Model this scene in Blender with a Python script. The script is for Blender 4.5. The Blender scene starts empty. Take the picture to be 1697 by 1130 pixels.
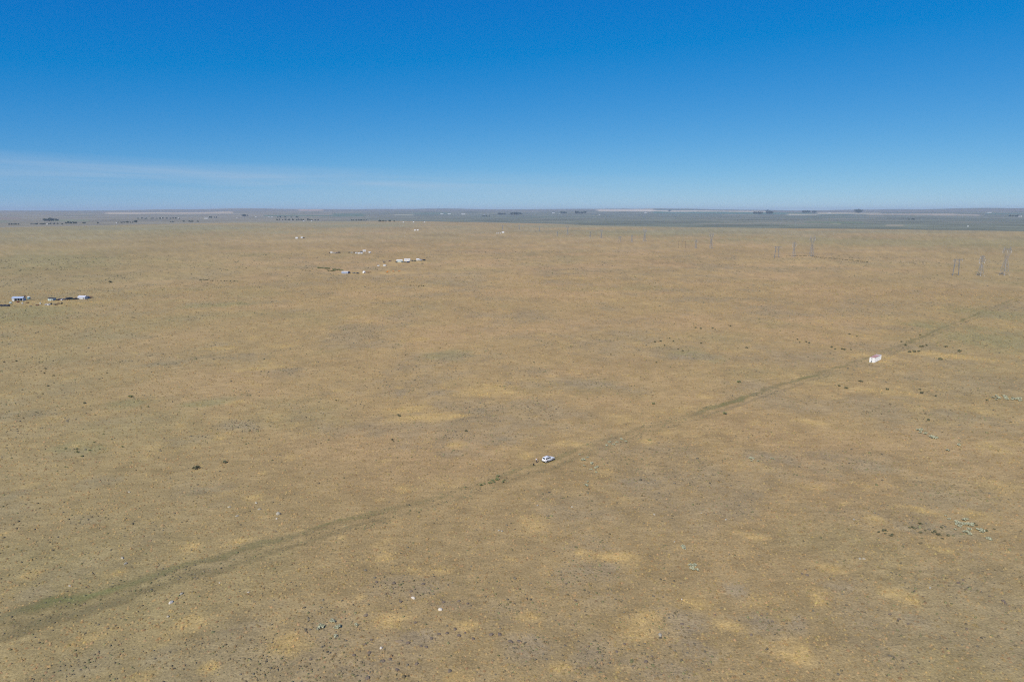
import bpy, bmesh, math, random, functools
import numpy as np
from mathutils import Vector, Matrix, Euler

random.seed(7)
RNG = np.random.default_rng(11)
SC = bpy.context.scene
COL = SC.collection
R = math.radians

# ------------------------------------------------------------------ camera
CAM_H, FPX, CX, CY, VH = 84.0, 1697 * 24 / 36, 848.5, 565.0, 350.0
PITCH = math.atan((CY - VH) / FPX)
cam = bpy.data.cameras.new('camera')
cam.lens, cam.sensor_width = 24.0, 36.0
cam.clip_start, cam.clip_end = 1.0, 90000.0
cam_o = bpy.data.objects.new('camera', cam)
cam_o.location = (0, 0, CAM_H)
cam_o.rotation_euler = (math.pi / 2 - PITCH, 0, 0)
COL.objects.link(cam_o)
SC.camera = cam_o

# ------------------------------------------------------------------ sky, sun, exposure
SUN_EL, SUN_AZ = R(43), R(207)
W = bpy.data.worlds.new('World')
SC.world = W
W.use_nodes = True
wn, wl = W.node_tree.nodes, W.node_tree.links
sky = wn.new('ShaderNodeTexSky')
sky.sky_type = 'NISHITA'
sky.sun_disc = False
sky.sun_elevation, sky.sun_rotation = SUN_EL, SUN_AZ
sky.air_density, sky.dust_density, sky.ozone_density, sky.altitude = 0.7, 0.0, 6.0, 0.0
BG = wn['Background']
BG.inputs['Strength'].default_value = 0.1


def wmath(op, a, b=None, c=None, clamp=False):
    n = wn.new('ShaderNodeMath')
    n.operation = op
    n.use_clamp = clamp
    for i, s in enumerate((a, b, c)):
        if s is None:
            continue
        if isinstance(s, (int, float)):
            n.inputs[i].default_value = s
        else:
            wl.new(s, n.inputs[i])
    return n.outputs[0]


# the deep, contrasty blue of the photograph: one tone curve per channel for the whole sky
sep = wn.new('ShaderNodeSeparateColor')
wl.new(sky.outputs[0], sep.inputs[0])
comb = wn.new('ShaderNodeCombineColor')
for i, (gain, g, off) in enumerate(((0.63, 1.0, 0.145), (0.625, 0.84, 0.0), (0.755, 0.38, 0.0))):
    v = wmath('SUBTRACT', wmath('MULTIPLY', sep.outputs[i], 0.1), off)
    v = wmath('POWER', wmath('MAXIMUM', v, 0.004), g)
    v = wmath('MULTIPLY', v, gain * 10)
    wl.new(v, comb.inputs[i])
# thin high cirrus low over the plain, placed by noise on the sky dome
tc = wn.new('ShaderNodeTexCoord')
sx = wn.new('ShaderNodeSeparateXYZ')
wl.new(tc.outputs['Generated'], sx.inputs[0])
az = wmath('ARCTAN2', sx.outputs[0], sx.outputs[1])
el = wmath('ARCSINE', sx.outputs[2])
cv = wn.new('ShaderNodeCombineXYZ')
wl.new(wmath('MULTIPLY', az, 2.6), cv.inputs[0])
wl.new(wmath('ADD', wmath('MULTIPLY', el, 58.0), wmath('MULTIPLY', az, 0.9)), cv.inputs[1])
wl.new(wmath('MULTIPLY', az, 0.0), cv.inputs[2])
nz = wn.new('ShaderNodeTexNoise')
nz.inputs['Scale'].default_value = 1.0
nz.inputs['Detail'].default_value = 7
nz.inputs['Roughness'].default_value = 0.55
nz.inputs['Distortion'].default_value = 0.4
wl.new(cv.outputs[0], nz.inputs['Vector'])
# a band of cirrus around 2 to 5 degrees that thins out towards the right
tilt = wmath('SUBTRACT', el, wmath('MULTIPLY', az, -0.022))
band = wmath('SUBTRACT', 1.0, wmath('MULTIPLY', wmath('ABSOLUTE', wmath('SUBTRACT', tilt, R(1.9))), 42.0), clamp=True)
side = wmath('SUBTRACT', 0.55, wmath('MULTIPLY', az, 1.3), clamp=True)
cl = wmath('MULTIPLY', wmath('SUBTRACT', nz.outputs[0], 0.34, clamp=True), 3.0)
cl = wmath('MULTIPLY', wmath('MULTIPLY', cl, band), wmath('MULTIPLY', side, 0.62), clamp=True)
mixc = wn.new('ShaderNodeMix')
mixc.data_type = 'RGBA'
wl.new(cl, mixc.inputs[0])
wl.new(comb.outputs[0], mixc.inputs[6])
mixc.inputs[7].default_value = (4.6, 5.6, 6.9, 1)
wl.new(mixc.outputs[2], BG.inputs['Color'])

sun = bpy.data.lights.new('sun', 'SUN')
sun.energy, sun.angle, sun.color = 4.8, R(0.53), (1.0, 0.94, 0.84)
sun_o = bpy.data.objects.new('sun', sun)
to_sun = Vector((math.sin(SUN_AZ) * math.cos(SUN_EL), math.cos(SUN_AZ) * math.cos(SUN_EL), math.sin(SUN_EL)))
sun_o.rotation_euler = to_sun.to_track_quat('Z', 'Y').to_euler()
sun_o.location = (0, 0, 300)
COL.objects.link(sun_o)

VS = SC.view_settings
VS.view_transform = 'Standard'
VS.look = 'None'
VS.exposure, VS.gamma = 0.0, 1.0
VS.use_curve_mapping = False
SC.render.engine = 'CYCLES'
SC.cycles.use_denoising = False
SC.cycles.filter_width = 1.15
SC.cycles.max_bounces = 5
SC.cycles.diffuse_bounces = 2
SC.cycles.glossy_bounces = 2
SC.cycles.transparent_max_bounces = 8
SC.cycles.volume_bounces = 0
SC.cycles.sample_clamp_indirect = 4.0


# ------------------------------------------------------------------ numeric noise
def hash2(ix, iy, seed):
    h = (ix.astype(np.int64) * 374761393 + iy.astype(np.int64) * 668265263 + seed * 974711) & 0x7fffffff
    h = ((h ^ (h >> 13)) * 1274126177) & 0x7fffffff
    return ((h ^ (h >> 16)) & 0xffff) / 65535.0


def vnoise(x, y, wl_, seed):
    x, y = np.asarray(x) / wl_ + 1000.5, np.asarray(y) / wl_ + 1000.5
    ix, iy = np.floor(x), np.floor(y)
    fx, fy = x - ix, y - iy
    fx, fy = fx * fx * (3 - 2 * fx), fy * fy * (3 - 2 * fy)
    ix, iy = ix.astype(np.int64), iy.astype(np.int64)
    a, b = hash2(ix, iy, seed), hash2(ix + 1, iy, seed)
    c, d = hash2(ix, iy + 1, seed), hash2(ix + 1, iy + 1, seed)
    return (a + (b - a) * fx) * (1 - fy) + (c + (d - c) * fx) * fy


def fbm(x, y, wl_, seed, octv=4, gain=0.55):
    """about 0..1, mean 0.5; octaves turned against each other to hide the lattice"""
    s, amp, tot = 0.0, 1.0, 0.0
    ca, sa = math.cos(0.7), math.sin(0.7)
    for o in range(octv):
        s = s + amp * vnoise(x, y, wl_, seed + o * 17)
        tot += amp
        x, y = x * ca - y * sa, x * sa + y * ca
        wl_ *= 0.47
        amp *= gain
    return s / tot


def sstep(a, b, x):
    t = np.clip((np.asarray(x, float) - a) / (b - a), 0, 1)
    return t * t * (3 - 2 * t)


# ------------------------------------------------------------------ terrain
def azim(x, y):
    return np.arctan2(x, y)


_ED_A = np.radians([-180, -60, -42, -36, -25, -20, -10, -2, 2, 7, 13, 36, 60, 180])
_ED_R = np.array([4300, 4300, 4300, 4450, 5200, 5700, 6100, 5100, 4750, 4050, 3800, 3720, 3720, 4300.0])
_SK_A = np.radians([-180, -60, -38, -30, -26, -21, -13, -8, -3, 0, 5, 12, 18, 22, 26, 31, 36, 60, 180])
_SK_Z = np.array([140, 120, 100, 88, 112, 158, 148, 152, 158, 148, 160, 158, 130, 108, 118, 128, 150, 150, 140.0])


def terrain(x, y):
    x, y = np.asarray(x, float), np.asarray(y, float)
    r = np.hypot(x, y)
    a = azim(x, y)
    edge = np.interp(a, _ED_A, _ED_R) + 260 * (fbm(x, y, 900.0, 61, 3) - 0.5)
    z = 0.5 * (fbm(x, y, 60.0, 5, 3) - 0.5) * sstep(0, 60, r)
    z = z + 2.2 * (fbm(x, y, 520.0, 9, 3) - 0.5) * sstep(500, 1500, r) * (1 - sstep(edge - 500, edge, r))
    z = z - 15 * sstep(edge, edge + 420, r)
    z = z + (9 + 20 * sstep(9000, 16000, r)) * (fbm(x, y, 1500.0, 23, 4) - 0.5) * sstep(edge + 400, edge + 2500, r)
    crest = np.interp(a, _SK_A, _SK_Z) + 75 * (fbm(x, y, 4200.0, 31, 4, .45) - 0.5) + 42 * (fbm(x, y, 1700.0, 37, 2, .4) - 0.5)
    rise = sstep(8500, 24500, r) ** 1.15
    z = z + (crest + 15) * rise - 90 * sstep(26000, 30000, r)
    return z


def h(x, y):
    return float(terrain(np.array([x]), np.array([y]))[0])


@functools.lru_cache(maxsize=None)
def at(u, v):
    """ground point seen at a place of the photograph, found by walking along the ray over the terrain"""
    a, b = (u - CX) / FPX, (v - CY) / FPX
    d = np.array([a, math.cos(PITCH) - b * math.sin(PITCH), -(b * math.cos(PITCH) + math.sin(PITCH))])
    if v - VH > 30:
        t = CAM_H / -d[2]
        for _ in range(6):
            t = (CAM_H - h(d[0] * t, d[1] * t)) / -d[2]
    else:
        ts = np.geomspace(2500, 27000, 3000)
        zz = CAM_H + d[2] * ts - terrain(d[0] * ts, d[1] * ts)
        i = int(np.argmax(zz < 0)) if (zz < 0).any() else 2700
        t = ts[i]
    return np.array([d[0] * t, d[1] * t]), t


def mpp(u, v):
    """metres per photograph pixel at that ground point"""
    p, t = at(u, v)
    return t / FPX


# the two-track trail, in metres
TRACK_PX = [(-420, 1165), (-150, 1083), (0, 1037), (120, 1003), (250, 965), (400, 922), (560, 876), (700, 836), (800, 806), (860, 788),
            (910, 769), (962, 748), (1050, 719), (1150, 689), (1250, 656), (1340, 627), (1425, 602), (1500, 573), (1600, 531),
            (1697, 492), (1800, 458), (1900, 432)]
_tp = np.array([at(*p)[0] for p in TRACK_PX])
_seg = np.concatenate([[0], np.cumsum(np.hypot(*np.diff(_tp, axis=0).T))])
_s = np.arange(0, _seg[-1], 1.5)
TRK = np.stack([np.interp(_s, _seg, _tp[:, 0]), np.interp(_s, _seg, _tp[:, 1])], 1)
for _ in range(3):
    k = np.hanning(31)
    k /= k.sum()
    pad = np.pad(TRK, ((15, 15), (0, 0)), mode='reflect', reflect_type='odd')
    TRK = np.stack([np.convolve(pad[:, i], k, 'valid') for i in (0, 1)], 1)
_d = np.gradient(TRK, axis=0)
_d /= np.linalg.norm(_d, axis=1)[:, None]
TRN = np.stack([-_d[:, 1], _d[:, 0]], 1)          # to the left of the way (away from the viewer)


def track_dist(x, y):
    """signed distance to the trail, coarse but enough for land cover"""
    x, y = np.asarray(x), np.asarray(y)
    out = np.full(x.shape, 1e3)
    m = (np.abs(y - (0.85 * x + 215)) < 260) & (np.hypot(x, y) < 1500)
    xi, yi = x[m], y[m]
    best = np.full(xi.shape, 1e9)
    sg = np.zeros(xi.shape)
    P, N = TRK[::3], TRN[::3]
    for i in range(0, len(xi), 20000):
        dx = xi[i:i + 20000, None] - P[None, :, 0]
        dy = yi[i:i + 20000, None] - P[None, :, 1]
        dd = dx * dx + dy * dy
        j = dd.argmin(1)
        q = np.arange(len(j))
        sg[i:i + 20000] = dx[q, j] * N[j, 0] + dy[q, j] * N[j, 1]
        best[i:i + 20000] = np.sqrt(dd[q, j])
    out[m] = np.where(best < 40, sg, 1e3)
    return out


# ------------------------------------------------------------------ land cover (colour of soil, grass and crops, with painted frame-edge darkening)
GOLD = [(115, 626, 9, 3), (395, 666, 14, 3), (196, 658, 11, 2), (296, 706, 12, 4), (364, 726, 13, 4), (127, 738, 10, 4), (137, 789, 14, 5),
        (57, 677, 9, 3), (50, 804, 16, 6), (366, 577, 30, 3), (411, 621, 12, 3), (422, 824, 14, 6), (435, 783, 12, 6), (468, 574, 22, 3),
        (750, 738, 22, 8), (681, 677, 42, 8), (484, 758, 15, 6), (641, 764, 13, 4), (672, 811, 15, 8), (633, 828, 14, 5), (875, 754, 18, 8),
        (662, 643, 18, 4), (822, 640, 20, 6), (482, 1064, 44, 30), (646, 1026, 40, 16), (715, 947, 44, 10), (875, 1021, 26, 16), (567, 891, 10, 5),
        (636, 923, 16, 7), (843, 926, 18, 5), (776, 1034, 24, 10), (758, 1122, 22, 10), (498, 878, 9, 4), (597, 989, 8, 5), (1149, 996, 20, 12),
        (1072, 1042, 34, 14), (1208, 1037, 24, 9), (1311, 1077, 30, 20), (926, 1106, 18, 9), (961, 912, 10, 7), (1033, 1109, 14, 10),
        (1253, 891, 30, 9), (1080, 1021, 18, 8), (1019, 925, 36, 10), (1620, 855, 26, 9), (1567, 912, 18, 6), (1377, 943, 24, 8), (1452, 861, 16, 7),
        (1351, 807, 20, 6), (1487, 987, 28, 11), (1358, 992, 24, 22), (1534, 847, 30, 6), (308, 907, 20, 8), (318, 1032, 22, 12), (348, 1103, 22, 13),
        (154, 1056, 36, 9), (191, 950, 15, 5), (53, 952, 20, 8), (239, 1119, 24, 9), (398, 896, 30, 6), (8, 884, 8, 5), (1070, 732, 14, 6),
        (1308, 736, 20, 5), (1005, 780, 12, 5), (800, 652, 60, 6), (1480, 650, 50, 4), (1570, 590, 60, 5), (1470, 601, 14, 3), (1350, 700, 20, 4),
        (430, 611, 60, 4), (720, 690, 60, 6), (1165, 658, 14, 4), (945, 735, 26, 5), (1450, 590, 40, 5), (100, 505, 80, 3), (640, 453, 40, 2), (585, 453, 30, 2), (675, 435, 40, 2), (640, 441, 24, 1), (60, 501, 60, 4)]
GREY = [(689, 973, 60, 18), (689, 1056, 50, 16), (747, 1000, 46, 11), (482, 1108, 50, 20), (609, 1106, 60, 18), (875, 1069, 40, 24), (966, 947, 44, 20),
        (1125, 1034, 46, 22), (1261, 1032, 54, 24), (1086, 1109, 56, 20), (980, 1079, 26, 24), (1152, 1077, 40, 22), (1218, 978, 30, 16), (1394, 968, 40, 18),
        (1604, 973, 34, 14), (1323, 1034, 30, 30), (1499, 1024, 40, 14), (1557, 1006, 26, 10), (114, 944, 46, 18), (159, 1095, 60, 26), (292, 1085, 50, 20),
        (398, 1042, 44, 16), (40, 989, 40, 18), (146, 859, 44, 14), (668, 651, 34, 6), (731, 652, 32, 6), (471, 614, 26, 4), (830, 731, 34, 9),
        (752, 751, 26, 7), (806, 679, 44, 7), (867, 637, 36, 6), (1510, 875, 40, 10), (1562, 877, 60, 12), (1473, 887, 26, 5), (40, 686, 46, 10),
        (320, 728, 40, 9), (400, 707, 40, 12), (330, 810, 60, 14), (165, 800, 40, 10), (20, 822, 30, 8), (1130, 590, 60, 6), (1420, 770, 60, 12),
        (1270, 760, 46, 10), (390, 590, 60, 5), (960, 636, 60, 7), (1600, 690, 50, 9), (1060, 800, 40, 10), (270, 603, 40, 4)]
GREEN = [(150, 745, 28, 12), (120, 742, 40, 10), (340, 668, 40, 6), (218, 668, 26, 8), (740, 590, 44, 7), (1650, 520, 60, 10), (1545, 541, 40, 9), (1640, 560, 70, 20),
         (1440, 400, 260, 8), (1640, 402, 160, 10), (240, 380, 260, 8), (1060, 386, 160, 6), (60, 430, 120, 18), (30, 520, 70, 20), (1150, 590, 40, 8), (360, 505, 60, 5)]


def blobs(x, y, lst, seed):
    out = np.zeros(x.shape)
    wob = 0.75 + 1.5 * (fbm(x, y, 7.0, seed, 3) - 0.5) + 1.2 * (fbm(x, y, 22.0, seed + 3, 2) - 0.5)
    for (u, v, ru, rv) in lst:
        c, t = at(u, v)
        sx_ = ru * t / FPX
        sy_ = rv * t / FPX * math.hypot(t, 0) / CAM_H
        ux, uy = c / np.linalg.norm(c)
        m = (np.abs(x - c[0]) < 2.2 * (sx_ + sy_)) & (np.abs(y - c[1]) < 2.2 * (sx_ + sy_))
        if not m.any():
            continue
        dx, dy = x[m] - c[0], y[m] - c[1]
        lat, dep = dx * uy - dy * ux, dx * ux + dy * uy
        q = np.hypot(lat / sx_, dep / sy_)
        val = 1 - sstep(0.35, 1.35, q / (0.35 + wob[m]))
        out[m] = np.maximum(out[m], val)
    return out


def cover(x, y):
    """weights of golden grass, grey stony ground and green growth on the near plain"""
    r = np.hypot(x, y)
    n1, n2 = fbm(x, y, 34.0, 101, 4), fbm(x, y, 130.0, 111, 3)
    grey = sstep(0.46, 0.66, 0.55 * n1 + 0.25 * n2 + 0.2 * fbm(x, y, 7.0, 105, 3)) * 0.62
    gold = sstep(0.60, 0.80, fbm(x, y, 13.0, 131, 3) * 0.75 + 0.25 * fbm(x, y, 70.0, 137, 2)) * 0.55
    gold = gold * (1 - 0.5 * grey)
    green = sstep(0.55, 0.80, fbm(x, y, 60.0, 151, 4)) * 0.35
    bg_, by_, bn_ = blobs(x, y, GOLD, 201), blobs(x, y, GREY, 211), blobs(x, y, GREEN, 221)
    rag = np.clip(1.9 * fbm(x, y, 5.5, 143, 4) - .22, 0, 1)
    grey = np.maximum(grey * (1 - bg_), by_ * rag)
    gold = np.maximum(gold * (1 - by_), bg_ * np.clip(1.9 * fbm(x, y, 3.6, 141, 4) - .25, 0, .95))
    green = np.maximum(green, bn_ * 0.8)
    return gold, grey, green


TAN, GOLDC, GREYC = np.array([.404, .282, .123]), np.array([.488, .340, .132]), np.array([.322, .246, .134])
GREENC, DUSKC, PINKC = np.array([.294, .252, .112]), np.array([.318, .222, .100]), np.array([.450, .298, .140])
# crops and steppe of the far valley: left, right, top, bottom in the photograph, colour
FIELDS = [(0, 1697, 345, 350.5, (.215, .20, .155)), (196, 300, 352.2, 354.6, (.52, .42, .27)), (290, 400, 351.8, 354.2, (.50, .40, .26)),
          (505, 545, 347.5, 349.5, (.50, .36, .26)), (560, 612, 354.5, 359, (.12, .17, .10)), (450, 560, 356.5, 358.5, (.12, .17, .10)),
          (690, 750, 352.5, 355, (.13, .18, .11)), (745, 752, 350, 352.5, (.2, .2, .16)), (660, 690, 355.5, 357, (.36, .34, .22)),
          (985, 1075, 346.8, 350.2, (.60, .50, .36)), (1010, 1170, 348.2, 350.4, (.68, .58, .42)), (1080, 1140, 347.6, 349, (.14, .18, .13)),
          (1075, 1290, 351, 354.2, (.10, .19, .13)), (1100, 1260, 349.4, 350.8, (.55, .48, .34)), (1230, 1330, 352.2, 353.6, (.13, .20, .13)),
          (1290, 1350, 355, 356.6, (.50, .45, .30)), (1340, 1440, 352.4, 354.6, (.48, .42, .27)), (1420, 1560, 354.4, 356.4, (.40, .33, .22)),
          (1340, 1395, 355.2, 356.4, (.10, .15, .10)), (1520, 1600, 355.6, 357.4, (.42, .35, .24)), (1610, 1697, 353.4, 355.2, (.11, .17, .11)),
          (1320, 1415, 367.6, 369.6, (.16, .20, .11)), (1360, 1377, 370, 371.4, (.27, .27, .16)), (1450, 1478, 372.4, 374.6, (.33, .29, .19)),
          (110, 170, 364, 367, (.22, .23, .13)), (0, 40, 366, 369, (.22, .22, .13)), (0, 60, 360, 364, (.26, .21, .15))]


def ground_colour(x, y):
    r = np.hypot(x, y)
    a = azim(x, y)
    gold, grey, green = cover(x, y)
    far_soft = sstep(700, 2600, r)
    c = np.broadcast_to(TAN, x.shape + (3,)).copy()

    def mix(colr, w):
        nonlocal c
        c = c * (1 - w[..., None]) + np.asarray(colr) * w[..., None]
    mix(PINKC, sstep(0.45, 0.75, fbm(x, y, 95.0, 171, 3)) * 0.7)
    mix(DUSKC, sstep(0.45, 0.75, fbm(x, y, 26.0, 181, 3)) * 0.45)
    mix(DUSKC, 0.75 * sstep(330, 130, r))  # foreground darker: stonier ground plus vignette painted into the colour, here and next
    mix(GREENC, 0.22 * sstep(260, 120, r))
    mix(GREENC, green * (1 - 0.2 * far_soft))
    mix(GREYC, grey * (1 - 0.6 * far_soft))
    mix(GOLDC, gold * (1 - 0.7 * far_soft))
    # greener, darker towards left and far right: lens vignette put into the ground colour
    mix(GREENC, 0.42 * sstep(-0.18, -0.62, a) + 0.0 * a)
    mix(GREENC, 0.25 * sstep(0.42, 0.66, a))
    mix((.285, .262, .150), sstep(1400, 3600, r) * (0.25 + 0.6 * sstep(0.35, 0.65, fbm(x, y, 620.0, 191, 3))))
    c *= (0.80 + 0.40 * fbm(x, y, 6.0, 195, 4))[..., None]
    # long streaks of taller and shorter grass far out
    c *= (1 + 0.30 * (fbm(x, y, 180.0, 197, 4) - 0.5) * sstep(300, 1200, r))[..., None]
    # beyond the rim of the plain
    edge = np.interp(a, _ED_A, _ED_R) + 260 * (fbm(x, y, 900.0, 61, 3) - 0.5)
    val = sstep(edge + 60, edge + 420, r)
    sage = np.array([.165, .176, .118]) * (0.40 + 1.2 * fbm(x, y, 380.0, 301, 5, .7))[..., None]
    leftw = sstep(-0.10, -0.32, a) * 0.85
    tanv = np.array([.27, .235, .155]) * (0.5 + 1.0 * fbm(x, y, 700.0, 311, 5, .7))[..., None]
    sage = sage * (1 - leftw[..., None]) + tanv * leftw[..., None]
    pale = sstep(0.56, 0.74, fbm(x, y, 650.0, 321, 4))[..., None] * 0.6
    sage = sage * (1 - pale) + np.array([.29, .26, .18]) * pale
    grn = sstep(0.58, 0.70, fbm(x, y, 1300.0, 331, 3))[..., None] * sstep(7000, 10000, r)[..., None] * 0.6
    sage = sage * (1 - grn) + np.array([.13, .16, .10]) * grn
    c = c * (1 - val[..., None]) + sage * val[..., None]
    for (u0, u1, v0, v1, fc) in FIELDS:
        um = 0.5 * (u0 + u1)
        ra, rb = np.linalg.norm(at(um, v1)[0]), np.linalg.norm(at(um, v0)[0])
        a0, a1 = math.atan2((u0 - CX) / FPX, 0.985), math.atan2((u1 - CX) / FPX, 0.985)
        wob = 0.004 * (fbm(x, y, 800.0, 341, 2) - 0.5)
        m = sstep(a0 - .002, a0 + .002, a + wob) * (1 - sstep(a1 - .002, a1 + .002, a + wob)) * sstep(ra * .985, ra, r) * (1 - sstep(rb, rb * 1.015, r))
        mix(fc, m * 0.9)
    return c


# ------------------------------------------------------------------ materials
MATS = {}


def nmath(nt, op, a, b=None, clamp=False):
    n = nt.nodes.new('ShaderNodeMath')
    n.operation = op
    n.use_clamp = clamp
    for i, s in enumerate((a, b)):
        if s is None:
            continue
        if isinstance(s, (int, float)):
            n.inputs[i].default_value = s
        else:
            nt.links.new(s, n.inputs[i])
    return n.outputs[0]


def noise_node(nt, vec, scale, detail=4, rough=0.6):
    n = nt.nodes.new('ShaderNodeTexNoise')
    n.inputs['Scale'].default_value = scale
    n.inputs['Detail'].default_value = detail
    n.inputs['Roughness'].default_value = rough
    nt.links.new(vec, n.inputs['Vector'])
    return n.outputs[0]


def scale_colour(nt, colour, fac):
    m = nt.nodes.new('ShaderNodeVectorMath')
    m.operation = 'SCALE'
    nt.links.new(colour, m.inputs[0])
    nt.links.new(fac, m.inputs['Scale'])
    return m.outputs[0]


def mat(name, colour, rough=0.6, metal=0.0, vary=0.25, scale=3.0, spec=0.5):
    """painted, rusted or grown surface: base colour broken up by object-space noise"""
    if name in MATS:
        return MATS[name]
    m = bpy.data.materials.new(name)
    m.use_nodes = True
    nt = m.node_tree
    p = nt.nodes['Principled BSDF']
    t = nt.nodes.new('ShaderNodeTexCoord')
    rgb = nt.nodes.new('ShaderNodeRGB')
    rgb.outputs[0].default_value = (*colour, 1)
    f = noise_node(nt, t.outputs['Object'], scale, 5, 0.65)
    f = nmath(nt, 'ADD', nmath(nt, 'MULTIPLY', nmath(nt, 'SUBTRACT', f, 0.5), 2 * vary), 1.0)
    nt.links.new(scale_colour(nt, rgb.outputs[0], f), p.inputs['Base Color'])
    p.inputs['Roughness'].default_value = rough
    p.inputs['Metallic'].default_value = metal
    p.inputs['Specular IOR Level'].default_value = spec
    MATS[name] = m
    return m


def attr_mat(name, attr, rough=0.95, ground=False, alpha=False):
    m = bpy.data.materials.new(name)
    m.use_nodes = True
    nt = m.node_tree
    p = nt.nodes['Principled BSDF']
    p.inputs['Roughness'].default_value = rough
    p.inputs['Specular IOR Level'].default_value = 0.1
    at_ = nt.nodes.new('ShaderNodeAttribute')
    at_.attribute_name = attr
    c = at_.outputs['Color']
    if ground:
        t = nt.nodes.new('ShaderNodeTexCoord')
        o = t.outputs['Object']
        mp = nt.nodes.new('ShaderNodeMapping')          # grass laid over by the wind: longer along one direction
        mp.inputs['Rotation'].default_value = (0, 0, R(-38))
        mp.inputs['Scale'].default_value = (.38, 1.0, 1.0)
        nt.links.new(o, mp.inputs['Vector'])
        fine, mid = noise_node(nt, o, 2.0, 7, 0.78), noise_node(nt, mp.outputs[0], 0.42, 6, 0.72)
        f = nmath(nt, 'ADD', nmath(nt, 'MULTIPLY', nmath(nt, 'SUBTRACT', fine, 0.5), 2.1), 1.0)
        g = nmath(nt, 'ADD', nmath(nt, 'MULTIPLY', nmath(nt, 'SUBTRACT', mid, 0.5), 1.0), 1.0)
        c = scale_colour(nt, c, nmath(nt, 'MULTIPLY', f, g))
        # dark litter, pebbles and dark soil between the grass
        sp = noise_node(nt, o, 1.25, 3, 0.5)
        w = nmath(nt, 'MULTIPLY', nmath(nt, 'SUBTRACT', sp, 0.585, True), 6.0, True)
        mx = nt.nodes.new('ShaderNodeMix')
        mx.data_type = 'RGBA'
        nt.links.new(nmath(nt, 'MULTIPLY', w, 0.7), mx.inputs[0])
        nt.links.new(c, mx.inputs[6])
        mx.inputs[7].default_value = (.115, .098, .066, 1)
        c = mx.outputs[2]
        # bleached straw flecks
        sp2 = noise_node(nt, o, 1.7, 3, 0.5)
        w2 = nmath(nt, 'MULTIPLY', nmath(nt, 'SUBTRACT', 0.36, sp2, True), 5.0, True)
        mx2 = nt.nodes.new('ShaderNodeMix')
        mx2.data_type = 'RGBA'
        nt.links.new(nmath(nt, 'MULTIPLY', w2, 0.35), mx2.inputs[0])
        nt.links.new(c, mx2.inputs[6])
        mx2.inputs[7].default_value = (.50, .40, .24, 1)
        c = mx2.outputs[2]
        b = nt.nodes.new('ShaderNodeBump')
        b.inputs['Strength'].default_value = 0.8
        b.inputs['Distance'].default_value = 0.22
        nt.links.new(noise_node(nt, o, 1.6, 6, 0.65), b.inputs['Height'])
        nt.links.new(b.outputs[0], p.inputs['Normal'])
    nt.links.new(c, p.inputs['Base Color'])
    if alpha:
        t = nt.nodes.new('ShaderNodeTexCoord')
        n = noise_node(nt, t.outputs['Object'], 0.55, 7, 0.8)
        al = nmath(nt, 'MULTIPLY', nmath(nt, 'ADD', nmath(nt, 'SUBTRACT', nmath(nt, 'MULTIPLY', at_.outputs['Alpha'], 1.1), 1.15), nmath(nt, 'MULTIPLY', n, 1.5)), 1.5, True)
        nt.links.new(nmath(nt, 'MULTIPLY', al, 0.72), p.inputs['Alpha'])
        f2 = nmath(nt, 'ADD', nmath(nt, 'MULTIPLY', nmath(nt, 'SUBTRACT', noise_node(nt, t.outputs['Object'], 2.0, 7, 0.78), 0.5), 2.4), 1.0)
        nt.links.new(scale_colour(nt, c, f2), p.inputs['Base Color'])
    return m


# ------------------------------------------------------------------ mesh helpers
def put(name, verts, faces, m=None, parent=None, smooth=False):
    me = bpy.data.meshes.new(name)
    me.from_pydata([tuple(v) for v in verts], [], faces)
    if smooth:
        me.polygons.foreach_set('use_smooth', [True] * len(me.polygons))
    me.update()
    if m:
        me.materials.append(m)
    o = bpy.data.objects.new(name, me)
    COL.objects.link(o)
    if parent:
        o.parent = parent
    return o


def big_mesh(name, V, F, m, colour=None, smooth=False):
    """numpy arrays straight into one mesh"""
    V, F = np.asarray(V, np.float32), np.asarray(F, np.int32)
    me = bpy.data.meshes.new(name)
    k = F.shape[1]
    me.vertices.add(len(V))
    me.vertices.foreach_set('co', V.ravel())
    me.loops.add(F.size)
    me.loops.foreach_set('vertex_index', F.ravel())
    me.polygons.add(len(F))
    me.polygons.foreach_set('loop_start', np.arange(0, F.size, k, dtype=np.int32))
    me.polygons.foreach_set('loop_total', np.full(len(F), k, np.int32))
    if smooth:
        me.polygons.foreach_set('use_smooth', np.ones(len(F), bool))
    me.update(calc_edges=True)
    if colour is not None:
        ca = me.color_attributes.new('cover', 'FLOAT_COLOR', 'POINT')
        cc = np.ones((len(V), 4), np.float32)
        cc[:, :colour.shape[1]] = colour
        ca.data.foreach_set('color', cc.ravel())
    me.materials.append(m)
    o = bpy.data.objects.new(name, me)
    COL.objects.link(o)
    return o


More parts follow.
